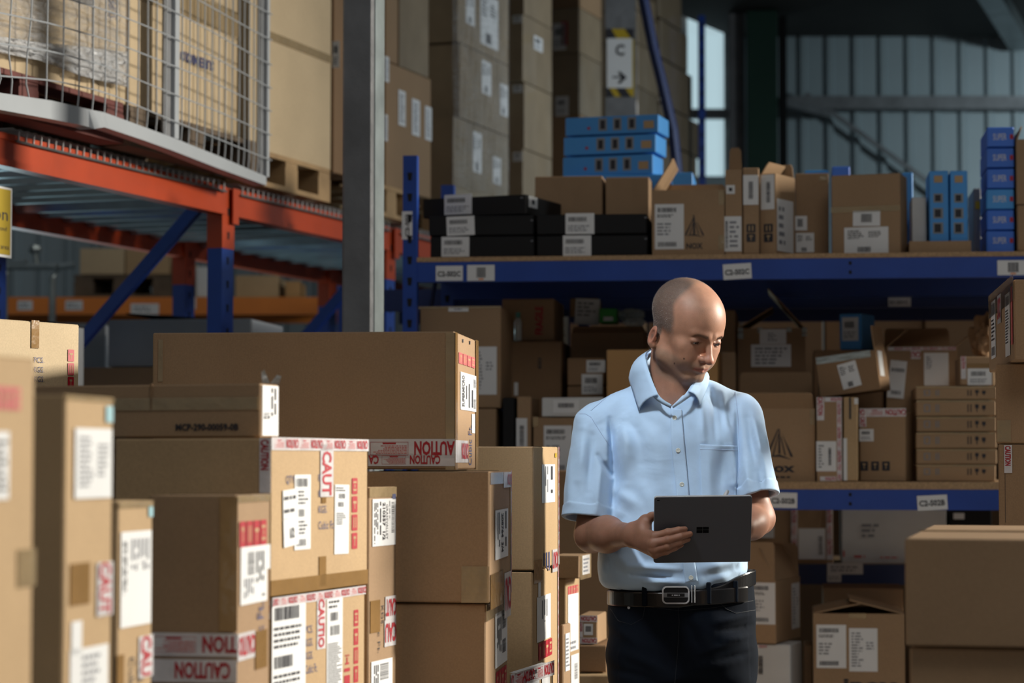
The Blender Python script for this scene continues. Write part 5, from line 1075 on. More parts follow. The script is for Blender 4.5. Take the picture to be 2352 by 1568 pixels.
J1 = (.213, 6.12, 1.448); J2 = (.585, 6.12, 1.475)
def neckf(p):
    d = cap(p, NK0, NK1, .054 * 1.03, .062)
    d = smin(d, cap(p, HM @ Vector((-.050, .03, -.02)), (.424, 6.070, 1.525), .012, .010), .025)
    d = smin(d, cap(p, HM @ Vector((.0, -.052, -.055)), (.430, 6.075, 1.54), .028, .026), .03)
    d = smin(d, ell(p, (.42, 6.145, 1.38), (.11, .060, .14)), .04)
    d = smin(d, cap(p, (.40, 6.14, 1.45), J1, .034, .034), .03); d = smin(d, cap(p, (.42, 6.14, 1.46), J2, .034, .034), .03)
    return smin(d, cap(p, (.43, 6.13, 1.3), (.43, 6.13, 1.03), .10, .11), .05)
def fing(p, ks, rs, k=.003):
    d = cap(p, ks[0], ks[1], rs[0], rs[1])
    for i in range(1, len(ks) - 1): d = smin(d, cap(p, ks[i], ks[i + 1], rs[i], rs[i + 1]), k)
    return d
H1 = [  # knuckle, middle, far joint, tip of index, middle, ring, little
 [PP(1503, 1231, 5.788), PP(1534, 1222, 5.776), PP(1558, 1217, 5.777), PP(1573, 1215, 5.787)],
 [PP(1499, 1248, 5.784), PP(1535, 1239, 5.772), PP(1564, 1231, 5.776), PP(1585, 1226, 5.790)],
 [PP(1500, 1262, 5.788), PP(1533, 1254, 5.777), PP(1562, 1244, 5.782), PP(1580, 1238, 5.795)],
 [PP(1505, 1273, 5.796), PP(1531, 1266, 5.786), PP(1550, 1258, 5.788), PP(1565, 1251, 5.799)]]
def arm1(p):
    d = cap(p, J1, E1, .036, .040); fa = cap(p, E1, W1, .042, .0275)
    mid = (np.array(E1) * .62 + np.array(W1) * .38); fa = smin(fa, ell(p, mid + np.array([0, 0, .002]), (.040, .055, .044)), .03)
    d = smin(d, fa, .025)
    palm = None
    for i, fg in enumerate(H1):
        w = np.array(W1) + np.array([.004, -.006, .012 - i * .0085]); c = cap(p, w, fg[0], .0165, .0112 - i * .0006); palm = c if palm is None else smin(palm, c, .013)
    palm = smin(palm, ell(p, PP(1478, 1212, 5.838), (.020, .022, .022)), .016)
    fs = None
    for i, fg in enumerate(H1):
        s_ = (1, 1.02, .98, .86)[i]; c = fing(p, fg, (.0102 * s_, .0088 * s_, .0082 * s_, .0070 * s_), .003); c = smin(c, ell(p, fg[1], (.0094 * s_,) * 3), .003)
        fs = c if fs is None else np.minimum(fs, c)
    th = fing(p, [PP(1466, 1214, 5.858), PP(1482, 1194, 5.846), PP(1497, 1186, 5.834), PP(1516, 1178, 5.806)], (.0150, .0128, .0104, .0086), .006)
    hand = smin(smin(palm, th, .012), fs, .0055)
    return smin(d, hand, .016)
H2 = [
 [PP(1684, 1186, 5.862), PP(1668, 1166, 5.846), PP(1652, 1162, 5.829), PP(1644, 1172, 5.819)],
 [PP(1674, 1194, 5.858), PP(1657, 1176, 5.842), PP(1643, 1174, 5.827), PP(1637, 1184, 5.820)],
 [PP(1668, 1205, 5.858), PP(1650, 1192, 5.843), PP(1642, 1198, 5.830), PP(1652, 1208, 5.828)],
 [PP(1666, 1217, 5.862), PP(1651, 1209, 5.848), PP(1648, 1216, 5.838), PP(1658, 1222, 5.838)]]
def arm2(p):
    d = cap(p, J2, E2, .034, .036); fa = cap(p, E2, W2, .038, .0265); m_ = np.array(E2) * .65 + np.array(W2) * .35
    fa = smin(fa, ell(p, m_, (.036, .05, .038)), .03); d = smin(d, fa, .022); palm = None
    for i, fg in enumerate(H2):
        w = np.array(W2) + np.array([.004 - i * .001, -.002, .010 - i * .007]); c = cap(p, w, fg[0], .0160, .0112 - i * .0006); palm = c if palm is None else smin(palm, c, .013)
    fs = None
    for i, fg in enumerate(H2):
        s_ = (1, 1.02, .98, .86)[i]; c = fing(p, fg, (.0100 * s_, .0088 * s_, .0080 * s_, .0068 * s_)); fs = c if fs is None else np.minimum(fs, c)
    th = fing(p, [PP(1692, 1205, 5.868), PP(1682, 1190, 5.845), PP(1666, 1178, 5.829), PP(1653, 1168, 5.818)], (.0145, .0122, .0098, .0080), .006)
    return smin(d, smin(smin(palm, th, .010), fs, .005), .016)
GR = [(np.array((.43, 6.06, 1.70)), .20, headf), (np.array((.42, 6.12, 1.35)), .50, neckf), (np.array((.30, 5.95, 1.30)), .36, arm1), (np.array((.60, 5.98, 1.32)), .36, arm2)]
GK = (.0, .022, .03, .03)
def bodyf(p):
    p = p.astype(np.float32); out = np.full(p.shape[0], 1.0, np.float32)
    for (c, r, fn), k in zip(GR, GK):
        m = nrm(p - c.astype(np.float32)) < r + .03
        if not m.any(): continue
        v = fn(p[m]); out[m] = np.minimum(out[m], v) if k == 0 else smin(out[m], v, k)
    return out
body, bv = netobj('body', bodyf, (.12, 5.70, .90), (.74, 6.32, 1.86), .0022, M_['skin'], man, 2)
# tint of the skin: dark roots of cropped hair, beard stubble, lips, moles, painted lid and arm shade
q = hl(bv); x, y, z = q[:, 0], q[:, 1], q[:, 2]; ax = np.abs(x)
def sst(e0, e1, v): t = np.clip((v - e0) / (e1 - e0), 0, 1); return t * t * (3 - 2 * t)
isH = sst(-.12, -.10, z) * (bv[:, 2] > 1.5)
line = -.012 - .020 * sst(.03, .07, ax) * sst(.075, .03, z) + .016 * sst(.05, .10, z) * (1 - sst(.0, .05, ax))
hm = sst(line - .010, line + .008, y) * sst(-.050 - .0 * y, -.030, z + .35 * np.maximum(y - .03, 0)) * isH
hm *= 1 - sst(.012, .002, y) * sst(.012, -.006, z)            # clear of the cheek, small sideburn kept
hm *= 1 - .55 * sst(.035, .0, ax) * sst(.085, .11, z) * sst(.05, .0, y)
hm = hm * (1 - sst(.0765, .0785, ax) * (y < .04))
beard = sst(-.036, -.048, z) * sst(.012, -.004, y) * isH * (1 - sst(.012, .0, np.abs(z + .058)) * (ax < .021) * (y < -.088)) * .55
beard = beard * (bv[:, 2] > 1.53)
lip = (ax < .0225) * (y < -.0875) * sst(.0065, .0030, np.abs(z + .0575)) * isH
col = np.tile(np.array([.40, .205, .132], np.float32), (len(bv), 1))
redn = sst(.03, .0, np.hypot(x, (z + .028))) * (y < -.09) * .5 + sst(.072, .08, ax) * isH * (z > -.04) * .5
col = col * (1 - redn[:, None]) + np.array([.44, .165, .115]) * redn[:, None]
browm = isH * sst(.012, .015, ax) * sst(.047, .042, ax) * (y < -.066) * sst(.0055, .002, np.abs(z - (.0215 + .10 * (ax - .013) - 4.2 * np.maximum(ax - .033, 0) ** 1.5)))
lid_shade = isH * (y < -.07) * sst(.016, .010, np.hypot(ax - .032, (z - .006) * 1.4))  # crease shade round the eyes, put into the skin tint
arm_shade = sst(1.30, 1.26, bv[:, 2]); col = col * (1 - .30 * arm_shade[:, None] * np.array([.9, 1, 1.0]))  # arms darkened in the tint, standing in for shade
for c_, k in ((hm * .8, (.115, .09, .075)), (beard, (.25, .175, .125)), (lip * .6, (.38, .12, .10)), (browm * .6, (.10, .07, .05)), (lid_shade * .35, (.25, .13, .10))): col = col * (1 - c_[:, None]) + np.array(k) * c_[:, None]
for mx, my in ((1571, 824), (1549, 834)):
    dd = np.array(ray(mx, my).normalized()); w = bv - np.array(EYE); t = w @ dd; dist = nrm(w - t[:, None] * dd); m = (dist < .0022) & (t < 6.1); col[m] = (.12, .06, .04)
at = body.data.color_attributes.new('tint', 'FLOAT_COLOR', 'POINT'); at.data.foreach_set('color', np.concatenate([col, np.ones((len(col), 1))], 1).astype(np.float32).ravel())
# cropped hair and eyebrows: short single blades
rng = np.random.default_rng(3); mi = np.array(man.matrix_world.inverted())[:3, 3]
def blades(name, idx, L, wd, mats, direct, jit=.4, parent=man):
    p = bv[idx]; e = .001; g = np.stack([bodyf(p + np.eye(3)[i] * e) - bodyf(p - np.eye(3)[i] * e) for i in range(3)], -1); g /= nrm(g)[:, None] + 1e-9
    dv = g * .55 + direct(p) + rng.normal(0, jit, p.shape) * .5; dv /= nrm(dv)[:, None]; sd = np.cross(dv, g + .01); sd /= nrm(sd)[:, None] + 1e-9
    p = p + rng.uniform(-.0011, .0011, p.shape); ln = L * rng.uniform(.6, 1.2, (len(p), 1)); a = p - sd * wd / 2 - g * .0008; b = p + sd * wd / 2 - g * .0008; c = p + dv * ln
    v = np.stack([a, b, c], 1).reshape(-1, 3) + mi; me = bpy.data.meshes.new(name); me.from_pydata(v.tolist(), [], np.arange(len(v)).reshape(-1, 3).tolist())
    for m_ in mats: me.materials.append(M_[m_])
    me.polygons.foreach_set('material_index', (rng.random(len(p)) < .30).astype(np.int32) if len(mats) > 1 else np.zeros(len(p), np.int32)); me.update()
    o = bpy.data.objects.new(name, me); C.objects.link(o); o.parent = parent; return o
pr = np.where(rng.random(len(bv)) < hm * .9)[0]; rng.shuffle(pr); pr = pr[:17000]
HMr = np.array(HM.to_3x3())
h_ = blades('hair', pr, .0034, .00038, ['hair', 'hairg'], lambda p: np.tile(HMr @ np.array([0, .35, -.55]), (len(p), 1)), .35); h_['label'] = 'closely cropped salt-and-pepper hair'
bz = np.where(isH * (ax > .013) * (ax < .047) * (y < -.068) * (np.abs(z - (.0215 + .10 * (ax - .013) - 4.2 * np.maximum(ax - .033, 0) ** 1.5)) < .0038) > 0)[0]
for sgn in (-1, 1):
    k = bz[(x[bz] * sgn) > 0]; k = rng.choice(k, min(len(k), 700)) if len(k) else k
    if len(k): blades('eyebrow', k, .0055, .00045, ['brow'], lambda p: np.tile(HMr @ np.array([sgn * .9, .15, .05]), (len(p), 1)), .2)
for sgn in (-1, 1):
    mb = MB(); c_ = HM @ (Vector((sgn * .032, -.0745, .0085)) * HS); Mi = man.matrix_world.inverted(); c_ = Mi @ c_; ln = 14
    vs = []; fs = []; r_ = .0124 * HS
    for i in range(ln + 1):
        for j in range(20): t1, t2 = math.pi * i / ln, 2 * math.pi * j / 20; vs.append(c_ + Vector((math.sin(t1) * math.cos(t2), math.sin(t1) * math.sin(t2), math.cos(t1))) * r_)
    for i in range(ln):
        for j in range(20): fs.append((i * 20 + j, (i + 1) * 20 + j, (i + 1) * 20 + (j + 1) % 20, i * 20 + (j + 1) % 20))
    mb.add(vs, fs, 'eye'); gz = (HM.to_3x3() @ Vector((sgn * .0 + .10, -.93, -.40))).normalized(); u = gz.cross(Vector((0, 0, 1))).normalized(); v_ = gz.cross(u); o_ = c_ + gz * (r_ * .90)
    ring = [o_ + (u * math.cos(a) + v_ * math.sin(a)) * .0068 for a in [2 * math.pi * k / 16 for k in range(16)]]; mb.add([c_ + gz * (r_ + .0006)] + ring, [(0, k + 1, (k + 1) % 16 + 1) for k in range(16)], 'iris')
    mb.build('eyeball', man, smooth=True)
# ------------------------------------------------------------------ shirt
TZ = np.array([.98, 1.04, 1.09, 1.15, 1.25, 1.34, 1.42, 1.50, 1.60])
TA = np.array([.178, .186, .190, .190, .172, .163, .176, .172, .12]); TB = np.array([.118, .126, .131, .130, .122, .116, .118, .105, .08])
_TZ0 = TZ; TX = np.array([.416, .413, .410, .411, .415, .418, .412, .408, .408]); TY = np.array([6.12, 6.12, 6.115, 6.12, 6.125, 6.13, 6.125, 6.12, 6.12])
_zz = np.linspace(.90, 1.70, 321); _k = np.exp(-(np.arange(-40, 41) * .0025 / .030) ** 2 / 2); _k /= _k.sum()
def _sm(T): v_ = np.interp(_zz, TZ, T); return np.convolve(np.pad(v_, 40, 'edge'), _k, 'valid')
TA, TB, TX, TY = _sm(TA), _sm(TB), _sm(TX), _sm(TY); TZ = _zz
def px2(px, py): v = P(px, py, 6.0); return np.array((v.x, v.z))
FOLD = []   # (a, b, width, depth) in the front view; positive depth = ridge
def fo(x0, y0, x1, y1, w, d): FOLD.append((px2(x0, y0), px2(x1, y1), w, d))
for f_ in ((1404, 960, 1408, 1085, .007, -.0065), (1376, 1046, 1406, 1092, .006, -.007), (1392, 985, 1402, 1050, .012, .008), (1434, 960, 1440, 1110, .016, .006), (1462, 985, 1478, 1060, .014, -.004), (1500, 960, 1520, 1120, .02, .003),
  (1612, 905, 1618, 1010, .009, .0045), (1640, 890, 1646, 1015, .008, -.003), (1668, 900, 1676, 1020, .010, .005), (1700, 930, 1702, 1115, .007, -.006), (1686, 950, 1690, 1110, .011, .006), (1628, 1040, 1634, 1130, .012, .003), (1660, 1040, 1655, 1130, .012, -.003),
  (1420, 1130, 1470, 1160, .014, .004), (1440, 1180, 1400, 1240, .014, -.004), (1395, 1250, 1440, 1300, .014, .005), (1440, 1300, 1560, 1306, .009, .007), (1450, 1318, 1540, 1324, .006, -.006), (1480, 1335, 1570, 1336, .007, .006), (1395, 1275, 1380, 1330, .014, .005),
  (1600, 1306, 1700, 1290, .012, .003), (1620, 1322, 1690, 1302, .009, -.002), (1470, 1262, 1560, 1290, .012, .006), (1450, 1240, 1480, 1290, .008, -.004), (1700, 1180, 1716, 1280, .012, .006), (1480, 1120, 1500, 1180, .014, .003),
  (1342, 985, 1330, 1100, .012, .006), (1362, 1000, 1352, 1130, .009, -.006), (1382, 1060, 1372, 1170, .010, .006), (1312, 1040, 1306, 1150, .012, .004),
  (1722, 960, 1740, 1080, .009, -.006), (1736, 950, 1760, 1090, .010, .006), (1715, 1060, 1722, 1125, .009, .005), (1752, 1040, 1748, 1120, .008, -.005)):
    fo(*f_)
def seg2(p, a, b):
    ab = b - a; h = np.clip(((p - a) @ ab) / (ab @ ab), 0, 1); return nrm(p - a - h[:, None] * ab), h
S1 = np.array((.1885, 6.075, 1.216)); S2 = np.array(PP(1743, 1140, 6.055))
def slv(p, J, S, r0, r1):
    J = np.array(J, float); ax_ = (S - J) / np.linalg.norm(S - J); t = (p - S) @ ax_.astype(np.float32)
    outer = cap(p, J, S + ax_ * .05, r0, r1 + (r1 - r0) * .2); cuff = smax(cap(p, J, S + ax_ * .05, r0 + .0022, r1 + (r1 - r0) * .2 + .0022), -(t + .028), .0012)
    outer = np.minimum(outer, cuff); outer = smax(outer, t, .002)
    inner = smax(cap(p, J, S + ax_ * .06, r0 - .012, r1 + (r1 - r0) * .2 - .0075), -(t + .026), .003); return outer, inner
def shirtf(p):
    p = p.astype(np.float32); X, Y, Z = p[:, 0], p[:, 1], p[:, 2]
    a = np.interp(Z, TZ, TA); b = np.interp(Z, TZ, TB); cx = np.interp(Z, TZ, TX); cy = np.interp(Z, TZ, TY)
    u, v = (X - cx) / a, (Y - cy) / b; k0 = (np.abs(u) ** 2.3 + np.abs(v) ** 2.3) ** (1 / 2.3); t = (k0 - 1) * np.where(np.abs(v) * a > np.abs(u) * b, b, a) * .92
    t = smax(t, Z - (1.468 + .06 * (X - .41)), .07)
    t = smin(t, cap(p, (.385, 6.145, 1.532), (.225, 6.125, 1.462), .052, .052), .035); t = smin(t, cap(p, (.435, 6.145, 1.545), (.578, 6.125, 1.483), .050, .052), .035)
    t = smin(t, ell(p, (.405, 6.150, 1.515), (.075, .058, .055)), .03); t = smin(t, ell(p, (.412, 6.085, 1.470), (.115, .066, .078)), .03)
    hem = 1.037 + .30 * np.maximum(X - .47, 0) - .02 * (X - .25)
    t = smax(t, hem - Z, .026)
    o1, i1 = slv(p, J1, S1, .0575, .0615); o2, i2 = slv(p, J2, S2, .0565, .0500)
    t = smin(t, o1, .012); t = smin(t, o2, .010)
    front = np.clip((6.17 - Y) / .05, 0, 1); f2 = np.stack([X, Z], 1)
    for A_, B_, w_, d_ in FOLD:
        m = (np.abs(f2[:, 0] - (A_[0] + B_[0]) / 2) < .12) & (np.abs(f2[:, 1] - (A_[1] + B_[1]) / 2) < .16)
        if not m.any(): continue
        ds, h = seg2(f2[m], A_, B_); t[m] -= 1.45 * d_ * np.exp(-(ds / w_) ** 2) * (.35 + .65 * np.sin(np.pi * np.clip(h, .05, .95))) * front[m]
    t = t + .0012 * np.sin(X * 75 + Z * 22 + np.sin(Z * 30) * 1.5) * np.sin(Z * 31 + X * 18) * 1.2
    t = smax(t, -i1, .001); t = smax(t, -i2, .001); va = px2(1543, 935); vd = (np.abs(X - va[0] - .02 * (Z - va[1])) - (Z - va[1]) * .95) * .72; t = smax(t, -np.maximum(vd, Y - 6.09), .002)
    # opening at the neck
    t = smax(t, -cap(p, (.415, 6.095, 1.585), (.425, 6.08, 1.70), .050, .07), .003); 
    return t
shirt, sv = netobj('shirt', shirtf, (.11, 5.94, 1.0), (.72, 6.30, 1.64), .0032, M_['shirt'], man, 2)
tag(shirt, 'pale blue short-sleeved shirt')
def march(f, px, py, lift=.001, y0=5.7):
    px = np.atleast_1d(px); py = np.atleast_1d(py); D = np.array([ray(a, b).normalized() for a, b in zip(px, py)]); t = y0 / D[:, 1]; O = np.array(EYE)
    for _ in range(90): t = t + np.clip(f((O + D * t[:, None]).astype(np.float32)), -.01, .03) * .7
    return O + D * (t - lift)[:, None]
def lerpn(L, n):
    L = np.array(L, float); s = np.concatenate([[0], np.cumsum(nrm(np.diff(L, axis=0)))]); return np.stack([np.interp(np.linspace(0, s[-1], n), s, L[:, i]) for i in range(2)], 1)
def strip(name, La, Lb, f, lift, mat, n=40, m=6, th=.0016, parent=man):
    A_, B_ = lerpn(La, n), lerpn(Lb, n); G_ = np.stack([A_ + (B_ - A_) * k / m for k in range(m + 1)], 1).reshape(-1, 2); V = march(f, G_[:, 0], G_[:, 1], lift) + mi
    mb = MB(); W_ = march(f, G_[:, 0], G_[:, 1], lift - th) + mi; mb.v = [tuple(v_) for v_ in V] + [tuple(v_) for v_ in W_]; k = mb.mi(mat); Nn = len(V)
    for i in range(n - 1):
        for j in range(m): q_ = (i * (m + 1) + j, i * (m + 1) + j + 1, (i + 1) * (m + 1) + j + 1, (i + 1) * (m + 1) + j); mb.f.append(q_); mb.m.append(0); mb.f.append(tuple(a + Nn for a in q_[::-1])); mb.m.append(0)
    bd = [i * (m + 1) for i in range(n)] + [(n - 1) * (m + 1) + j for j in range(1, m + 1)] + [i * (m + 1) + m for i in range(n - 2, -1, -1)] + list(range(m - 1, 0, -1))
    for i in range(len(bd)): a, b = bd[i], bd[(i + 1) % len(bd)]; mb.f.append((a, b, b + Nn, a + Nn)); mb.m.append(0)
    o = mb.build(name, parent, smooth=False); nf = 2 * (n - 1) * m; sm = np.zeros(len(mb.f), bool); sm[:nf:2] = True; o.data.polygons.foreach_set('use_smooth', sm); return o
def seam(name, L, f, mat='seam', r=.0009, n=60, parent=man, lift=.0004):
    A_ = lerpn(L, n); V = march(f, A_[:, 0], A_[:, 1], lift); V = V[np.abs(f(V.astype(np.float32))) < .004] + mi; mb = MB(); mb.tube([tuple(v_) for v_ in V], r, mat, 5); return mb.build(name, parent)
strip('placket', [(1540, 936), (1541, 1011), (1547, 1070), (1554, 1136), (1560, 1200), (1568, 1292), (1574, 1340)], [(1566, 940), (1573, 1028), (1578, 1075), (1583, 1136), (1588, 1200), (1597, 1292), (1603, 1338)], shirtf, .0030, 'shirt', 90, 4, parent=shirt) if False else strip('placket', [(1540, 936), (1541, 1011), (1547, 1070), (1554, 1136), (1560, 1200), (1568, 1292), (1574, 1338)], [(1566, 940), (1573, 1028), (1578, 1075), (1583, 1136), (1588, 1200), (1597, 1292), (1603, 1334)], shirtf, .0042, 'shirt', 110, 6)
strip('chest_pocket', [(1607, 1020), (1609, 1080), (1612, 1150)], [(1694, 1023), (1693, 1080), (1690, 1150)], shirtf, .0028, 'shirt', 40, 30)
seam('pocket_seam', [(1607, 1031), (1694, 1034)], shirtf, lift=.0028)
for L in ([(1331, 950), (1345, 950), (1358, 958), (1378, 990), (1400, 1024)], [(1357, 943), (1390, 915), (1420, 893), (1444, 881)], [(1602, 866), (1640, 872), (1668, 878), (1690, 888)], [(1688, 890), (1695, 957), (1698, 1028), (1696, 1100)]): seam('seam', L, shirtf)
for bx_, by_ in ((1557.5, 1034), (1566, 1112), (1549.5, 959), (1587, 1326)):
    c_ = Vector(march(shirtf, bx_, by_, .0046)[0] + mi); mb = MB(); T = Matrix.Translation(c_) @ Matrix.Rotation(R(90), 4, 'X'); n = 20
    ring = lambda r, z_: [(r * math.cos(2 * math.pi * k / n), r * math.sin(2 * math.pi * k / n), z_) for k in range(n)]
    vs = ring(.0058, -.0012) + ring(.0058, .0008) + ring(.0046, .0014) + ring(.0036, .0008); fs = [(i * n + k, i * n + (k + 1) % n, (i + 1) * n + (k + 1) % n, (i + 1) * n + k) for i in range(3) for k in range(n)] + [tuple(range(3 * n, 4 * n))]
    mb.add(vs, fs, 'button', T)
    for sx_, sy_ in ((1, 1), (1, -1), (-1, 1), (-1, -1)): mb.box(sx_ * .0012 - .0004, sy_ * .0012 - .0004, .0008, sx_ * .0012 + .0004, sy_ * .0012 + .0004, .0010, 'seam', T)
    mb.build('button', man)
# collar: top edge round the neck, outer edge folded down onto the shirt
def cm(L, n):
    L = [Vector(a) for a in L]; out = []
    for i in range(len(L) - 1):
        p0, p1, p2, p3 = L[max(i - 1, 0)], L[i], L[i + 1], L[min(i + 2, len(L) - 1)]
        for k in range(n): t = k / n; out.append(.5 * ((2 * p1) + (p2 - p0) * t + (2 * p0 - 5 * p1 + 4 * p2 - p3) * t * t + (3 * p1 - p0 - 3 * p2 + p3) * t ** 3))
    out.append(L[-1]); return out
def onS(px, py, l=.004): return Vector(march(shirtf, px, py, l)[0])
top = [PP(1512, 906, 5.995), PP(1494, 862, 6.020), PP(1483, 815, 6.068), PP(1505, 800, 6.165), PP(1540, 806, 6.205), PP(1585, 822, 6.180), PP(1611, 856, 6.110), PP(1597, 872, 6.040), PP(1580, 898, 6.003)]
bot = [onS(1467, 943, .008), onS(1454, 900, .007), P(1445, 866, 6.100), P(1462, 868, 6.205), P(1530, 868, 6.245), P(1600, 872, 6.215), P(1626, 874, 6.130), onS(1618, 905, .007), onS(1607, 930, .009)]
ct, cb_ = cm(top, 8), cm(bot, 8); mb = MB(); m = 6; V = []
for a_, b_ in zip(ct, cb_):
    for k in range(m + 1):
        t = k / m; v = a_.lerp(b_, t); out_ = (v - Vector((.415, 6.11, v.z))); out_.z = 0; out_ = out_.normalized(); v = v + out_ * (.009 * math.sin(math.pi * t)) + Vector((0, 0, .007 * math.sin(math.pi * t)))
        V.append(v + Vector(mi))
mb.v = [tuple(v) for v in V]; mb.mi('shirt')
for i in range(len(ct) - 1):
    for j in range(m): a = i * (m + 1) + j; mb.f.append((a, a + 1, a + m + 2, a + m + 1)); mb.m.append(0)
col_ = mb.build('collar', man, smooth=True); md = col_.modifiers.new('s', 'SOLIDIFY'); md.thickness = .0024; md.offset = 0
# inner stand of the collar hugging the neck
stt = [PP(1543, 929, 5.992), PP(1514, 908, 5.998), PP(1497, 868, 6.024), PP(1487, 822, 6.070), PP(1508, 806, 6.160), PP(1540, 812, 6.198), PP(1580, 828, 6.172), PP(1605, 858, 6.108), PP(1592, 876, 6.044), PP(1577, 900, 6.006), PP(1560, 918, 5.994), PP(1544, 931, 5.990)]
stb = [PP(1541, 937, 5.996), PP(1508, 918, 6.006), PP(1484, 885, 6.05), PP(1470, 850, 6.08), PP(1480, 850, 6.18), PP(1540, 850, 6.215), PP(1600, 860, 6.19), PP(1622, 884, 6.11), PP(1608, 892, 6.05), PP(1586, 910, 6.010), PP(1564, 925, 5.998), PP(1545, 937, 5.994)]
ct, cb_ = cm(stt, 6), cm(stb, 6); mb = MB(); mb.v = [tuple(v + Vector(mi)) for pr_ in zip(ct, cb_) for v in pr_]; mb.mi('shirt')
for i in range(len(ct) - 1): mb.f.append((2 * i, 2 * i + 1, 2 * i + 3, 2 * i + 2)); mb.m.append(0)
cs_ = mb.build('collar_stand', man, smooth=True); md = cs_.modifiers.new('s', 'SOLIDIFY'); md.thickness = .002
# ------------------------------------------------------------------ trousers, belt, shoes
TF = [(px2(a, b), px2(c, d), w_, e) for a, b, c, d, w_, e in ((1560, 1420, 1600, 1500, .010, .004), (1400, 1440, 1470, 1480, .010, .004), (1640, 1430, 1730, 1415, .008, .005), (1650, 1450, 1735, 1440, .007, -.005), (1660, 1470, 1732, 1462, .008, .005), (1610, 1500, 1700, 1470, .010, .005), (1640, 1520, 1730, 1500, .007, -.004), (1430, 1500, 1530, 1540, .012, .004), (1560, 1390, 1556, 1560, .004, .0035), (1590, 1540, 1700, 1520, .012, .004), (1400, 1540, 1500, 1560, .010, -.004))]
def trf(p):
    p = p.astype(np.float32); X, Y, Z = p[:, 0], p[:, 1], p[:, 2]
    tiltz = Z - .06 * (X - .43)
    a = np.interp(Z, [.78, .88, .96, 1.03, 1.07], [.183, .186, .187, .184, .180]); b = np.interp(Z, [.78, .9, 1.0, 1.05], [.115, .128, .126, .122])
    u, v = (X - .4325) / a, (Y - 6.125) / b; k0 = (np.abs(u) ** 2.2 + np.abs(v) ** 2.2) ** (1 / 2.2); h = (k0 - 1) * np.where(np.abs(v) * a > np.abs(u) * b, b, a) * .92
    h = smax(h, .80 - Z, .03); h = smax(h, tiltz - 1.052, .004)
    l = smin(cap(p, (.345, 6.125, .86), (.335, 6.115, .50), .098, .072), cap(p, (.335, 6.115, .50), (.330, 6.14, .07), .070, .056), .03)
    r = smin(cap(p, (.520, 6.125, .86), (.530, 6.10, .50), .098, .072), cap(p, (.530, 6.10, .50), (.540, 6.12, .07), .070, .056), .03)
    t = smin(smin(h, l, .03), smin(h, r, .03), .004); t = smax(t, .035 - Z, .003)
    front = np.clip((6.14 - Y) / .04, 0, 1); f2 = np.stack([X, Z], 1)
    for A_, B_, w_, d_ in TF: ds, hh = seg2(f2, A_, B_); t = t - d_ * np.exp(-(ds / w_) ** 2) * (.35 + .65 * np.sin(np.pi * np.clip(hh, .05, .95))) * front
    return t + .0016 * np.sin(Z * 60 + X * 25 + np.sin(X * 40)) * np.sin(X * 45)
trs, tv = netobj('trousers', trf, (.22, 5.95, .02), (.66, 6.30, 1.09), .006, M_['trouser'], man, 2); tag(trs, 'dark navy denim trousers')
for i, (x0, sg) in enumerate(((.333, -1), (.537, 1))):
    def shf(p, x0=x0, sg=sg):
        d = smin(ell(p, (x0 + sg * .012, 6.03, .045), (.047, .125, .040)), ell(p, (x0, 6.13, .065), (.038, .055, .062)), .03); d = smax(d, .012 - p[:, 2], .004)
        s_ = smax(ell(p, (x0 + sg * .010, 6.05, .012), (.052, .150, .03)), np.abs(p[:, 2] - .0075) - .0070, .002); return np.minimum(d, s_)
    so, _ = netobj('shoe', shf, (x0 - .09, 5.86, -.01), (x0 + .09, 6.24, .16), .006, M_['shoe'], man, 1)
for L in ([(1402, 1398), (1420, 1425), (1450, 1434), (1476, 1420), (1483, 1385)], [(1645, 1376), (1668, 1398), (1690, 1408), (1735, 1400)], [(1558, 1385), (1560, 1430), (1556, 1500), (1550, 1568)], [(1400, 1383), (1480, 1392), (1560, 1402), (1640, 1395), (1734, 1378)]): seam('seam', L, trf, 'denimseam', .0008)
mb = MB(); c_ = Vector(march(trf, 1444, 1395, .002)[0] + mi); mb.tube([c_, c_ + Vector((0, -.0025, 0))], .0035, 'silver', 10); mb.build('rivet', man)
def ringband(name, zf, hw, off, mat, a0=0, a1=360, th=.0045, f=trf, taper=False):
    n = 120; pts = []
    for i in range(n + (a1 - a0 < 360)):
        an = R(a0 + (a1 - a0) * i / n); dx, dy = math.cos(an), math.sin(an); cx, cy = .4325, 6.125; zz = zf(cx + dx * .18)
        P0 = np.array([[cx, cy, min(zz, 1.028 + .05 * (dx * .18))]], np.float32); t = .05
        for _ in range(40): t -= float(f((P0 + np.array([[dx * t, dy * t, 0]])).astype(np.float32))[0]) * .7
        t = max(t, .10) + off; pts.append((cx + dx * t, cy + dy * t, dx, dy))
    mb = MB(); prof = [(0, -hw), (th * .7, -hw), (th, -hw + .003), (th, hw - .003), (th * .7, hw), (0, hw)]; m = len(prof); mb.mi(mat)
    for (x_, y_, dx, dy) in pts:
        z_ = zf(x_)
        for o_, h_2 in prof: mb.v.append((x_ + dx * o_ + mi[0], y_ + dy * o_ + mi[1], z_ + h_2 + mi[2]))
    N2 = len(pts); closed = a1 - a0 >= 360
    for i in range(N2 - (0 if closed else 1)):
        for j in range(m): a, b = i * m + j, i * m + (j + 1) % m; c2, d2_ = ((i + 1) % N2) * m + (j + 1) % m, ((i + 1) % N2) * m + j; mb.f.append((a, d2_, c2, b)); mb.m.append(0)
    if not closed: mb.f += [tuple(range(m)), tuple(range((N2 - 1) * m, N2 * m))[::-1]]; mb.m += [0, 0]
    return mb.build(name, man, smooth=False)
zb_f = lambda x_: 1.0155 + .030 * max(0, (x_ - .42)) / .2 + (.022 * sst(.50, .60, x_))
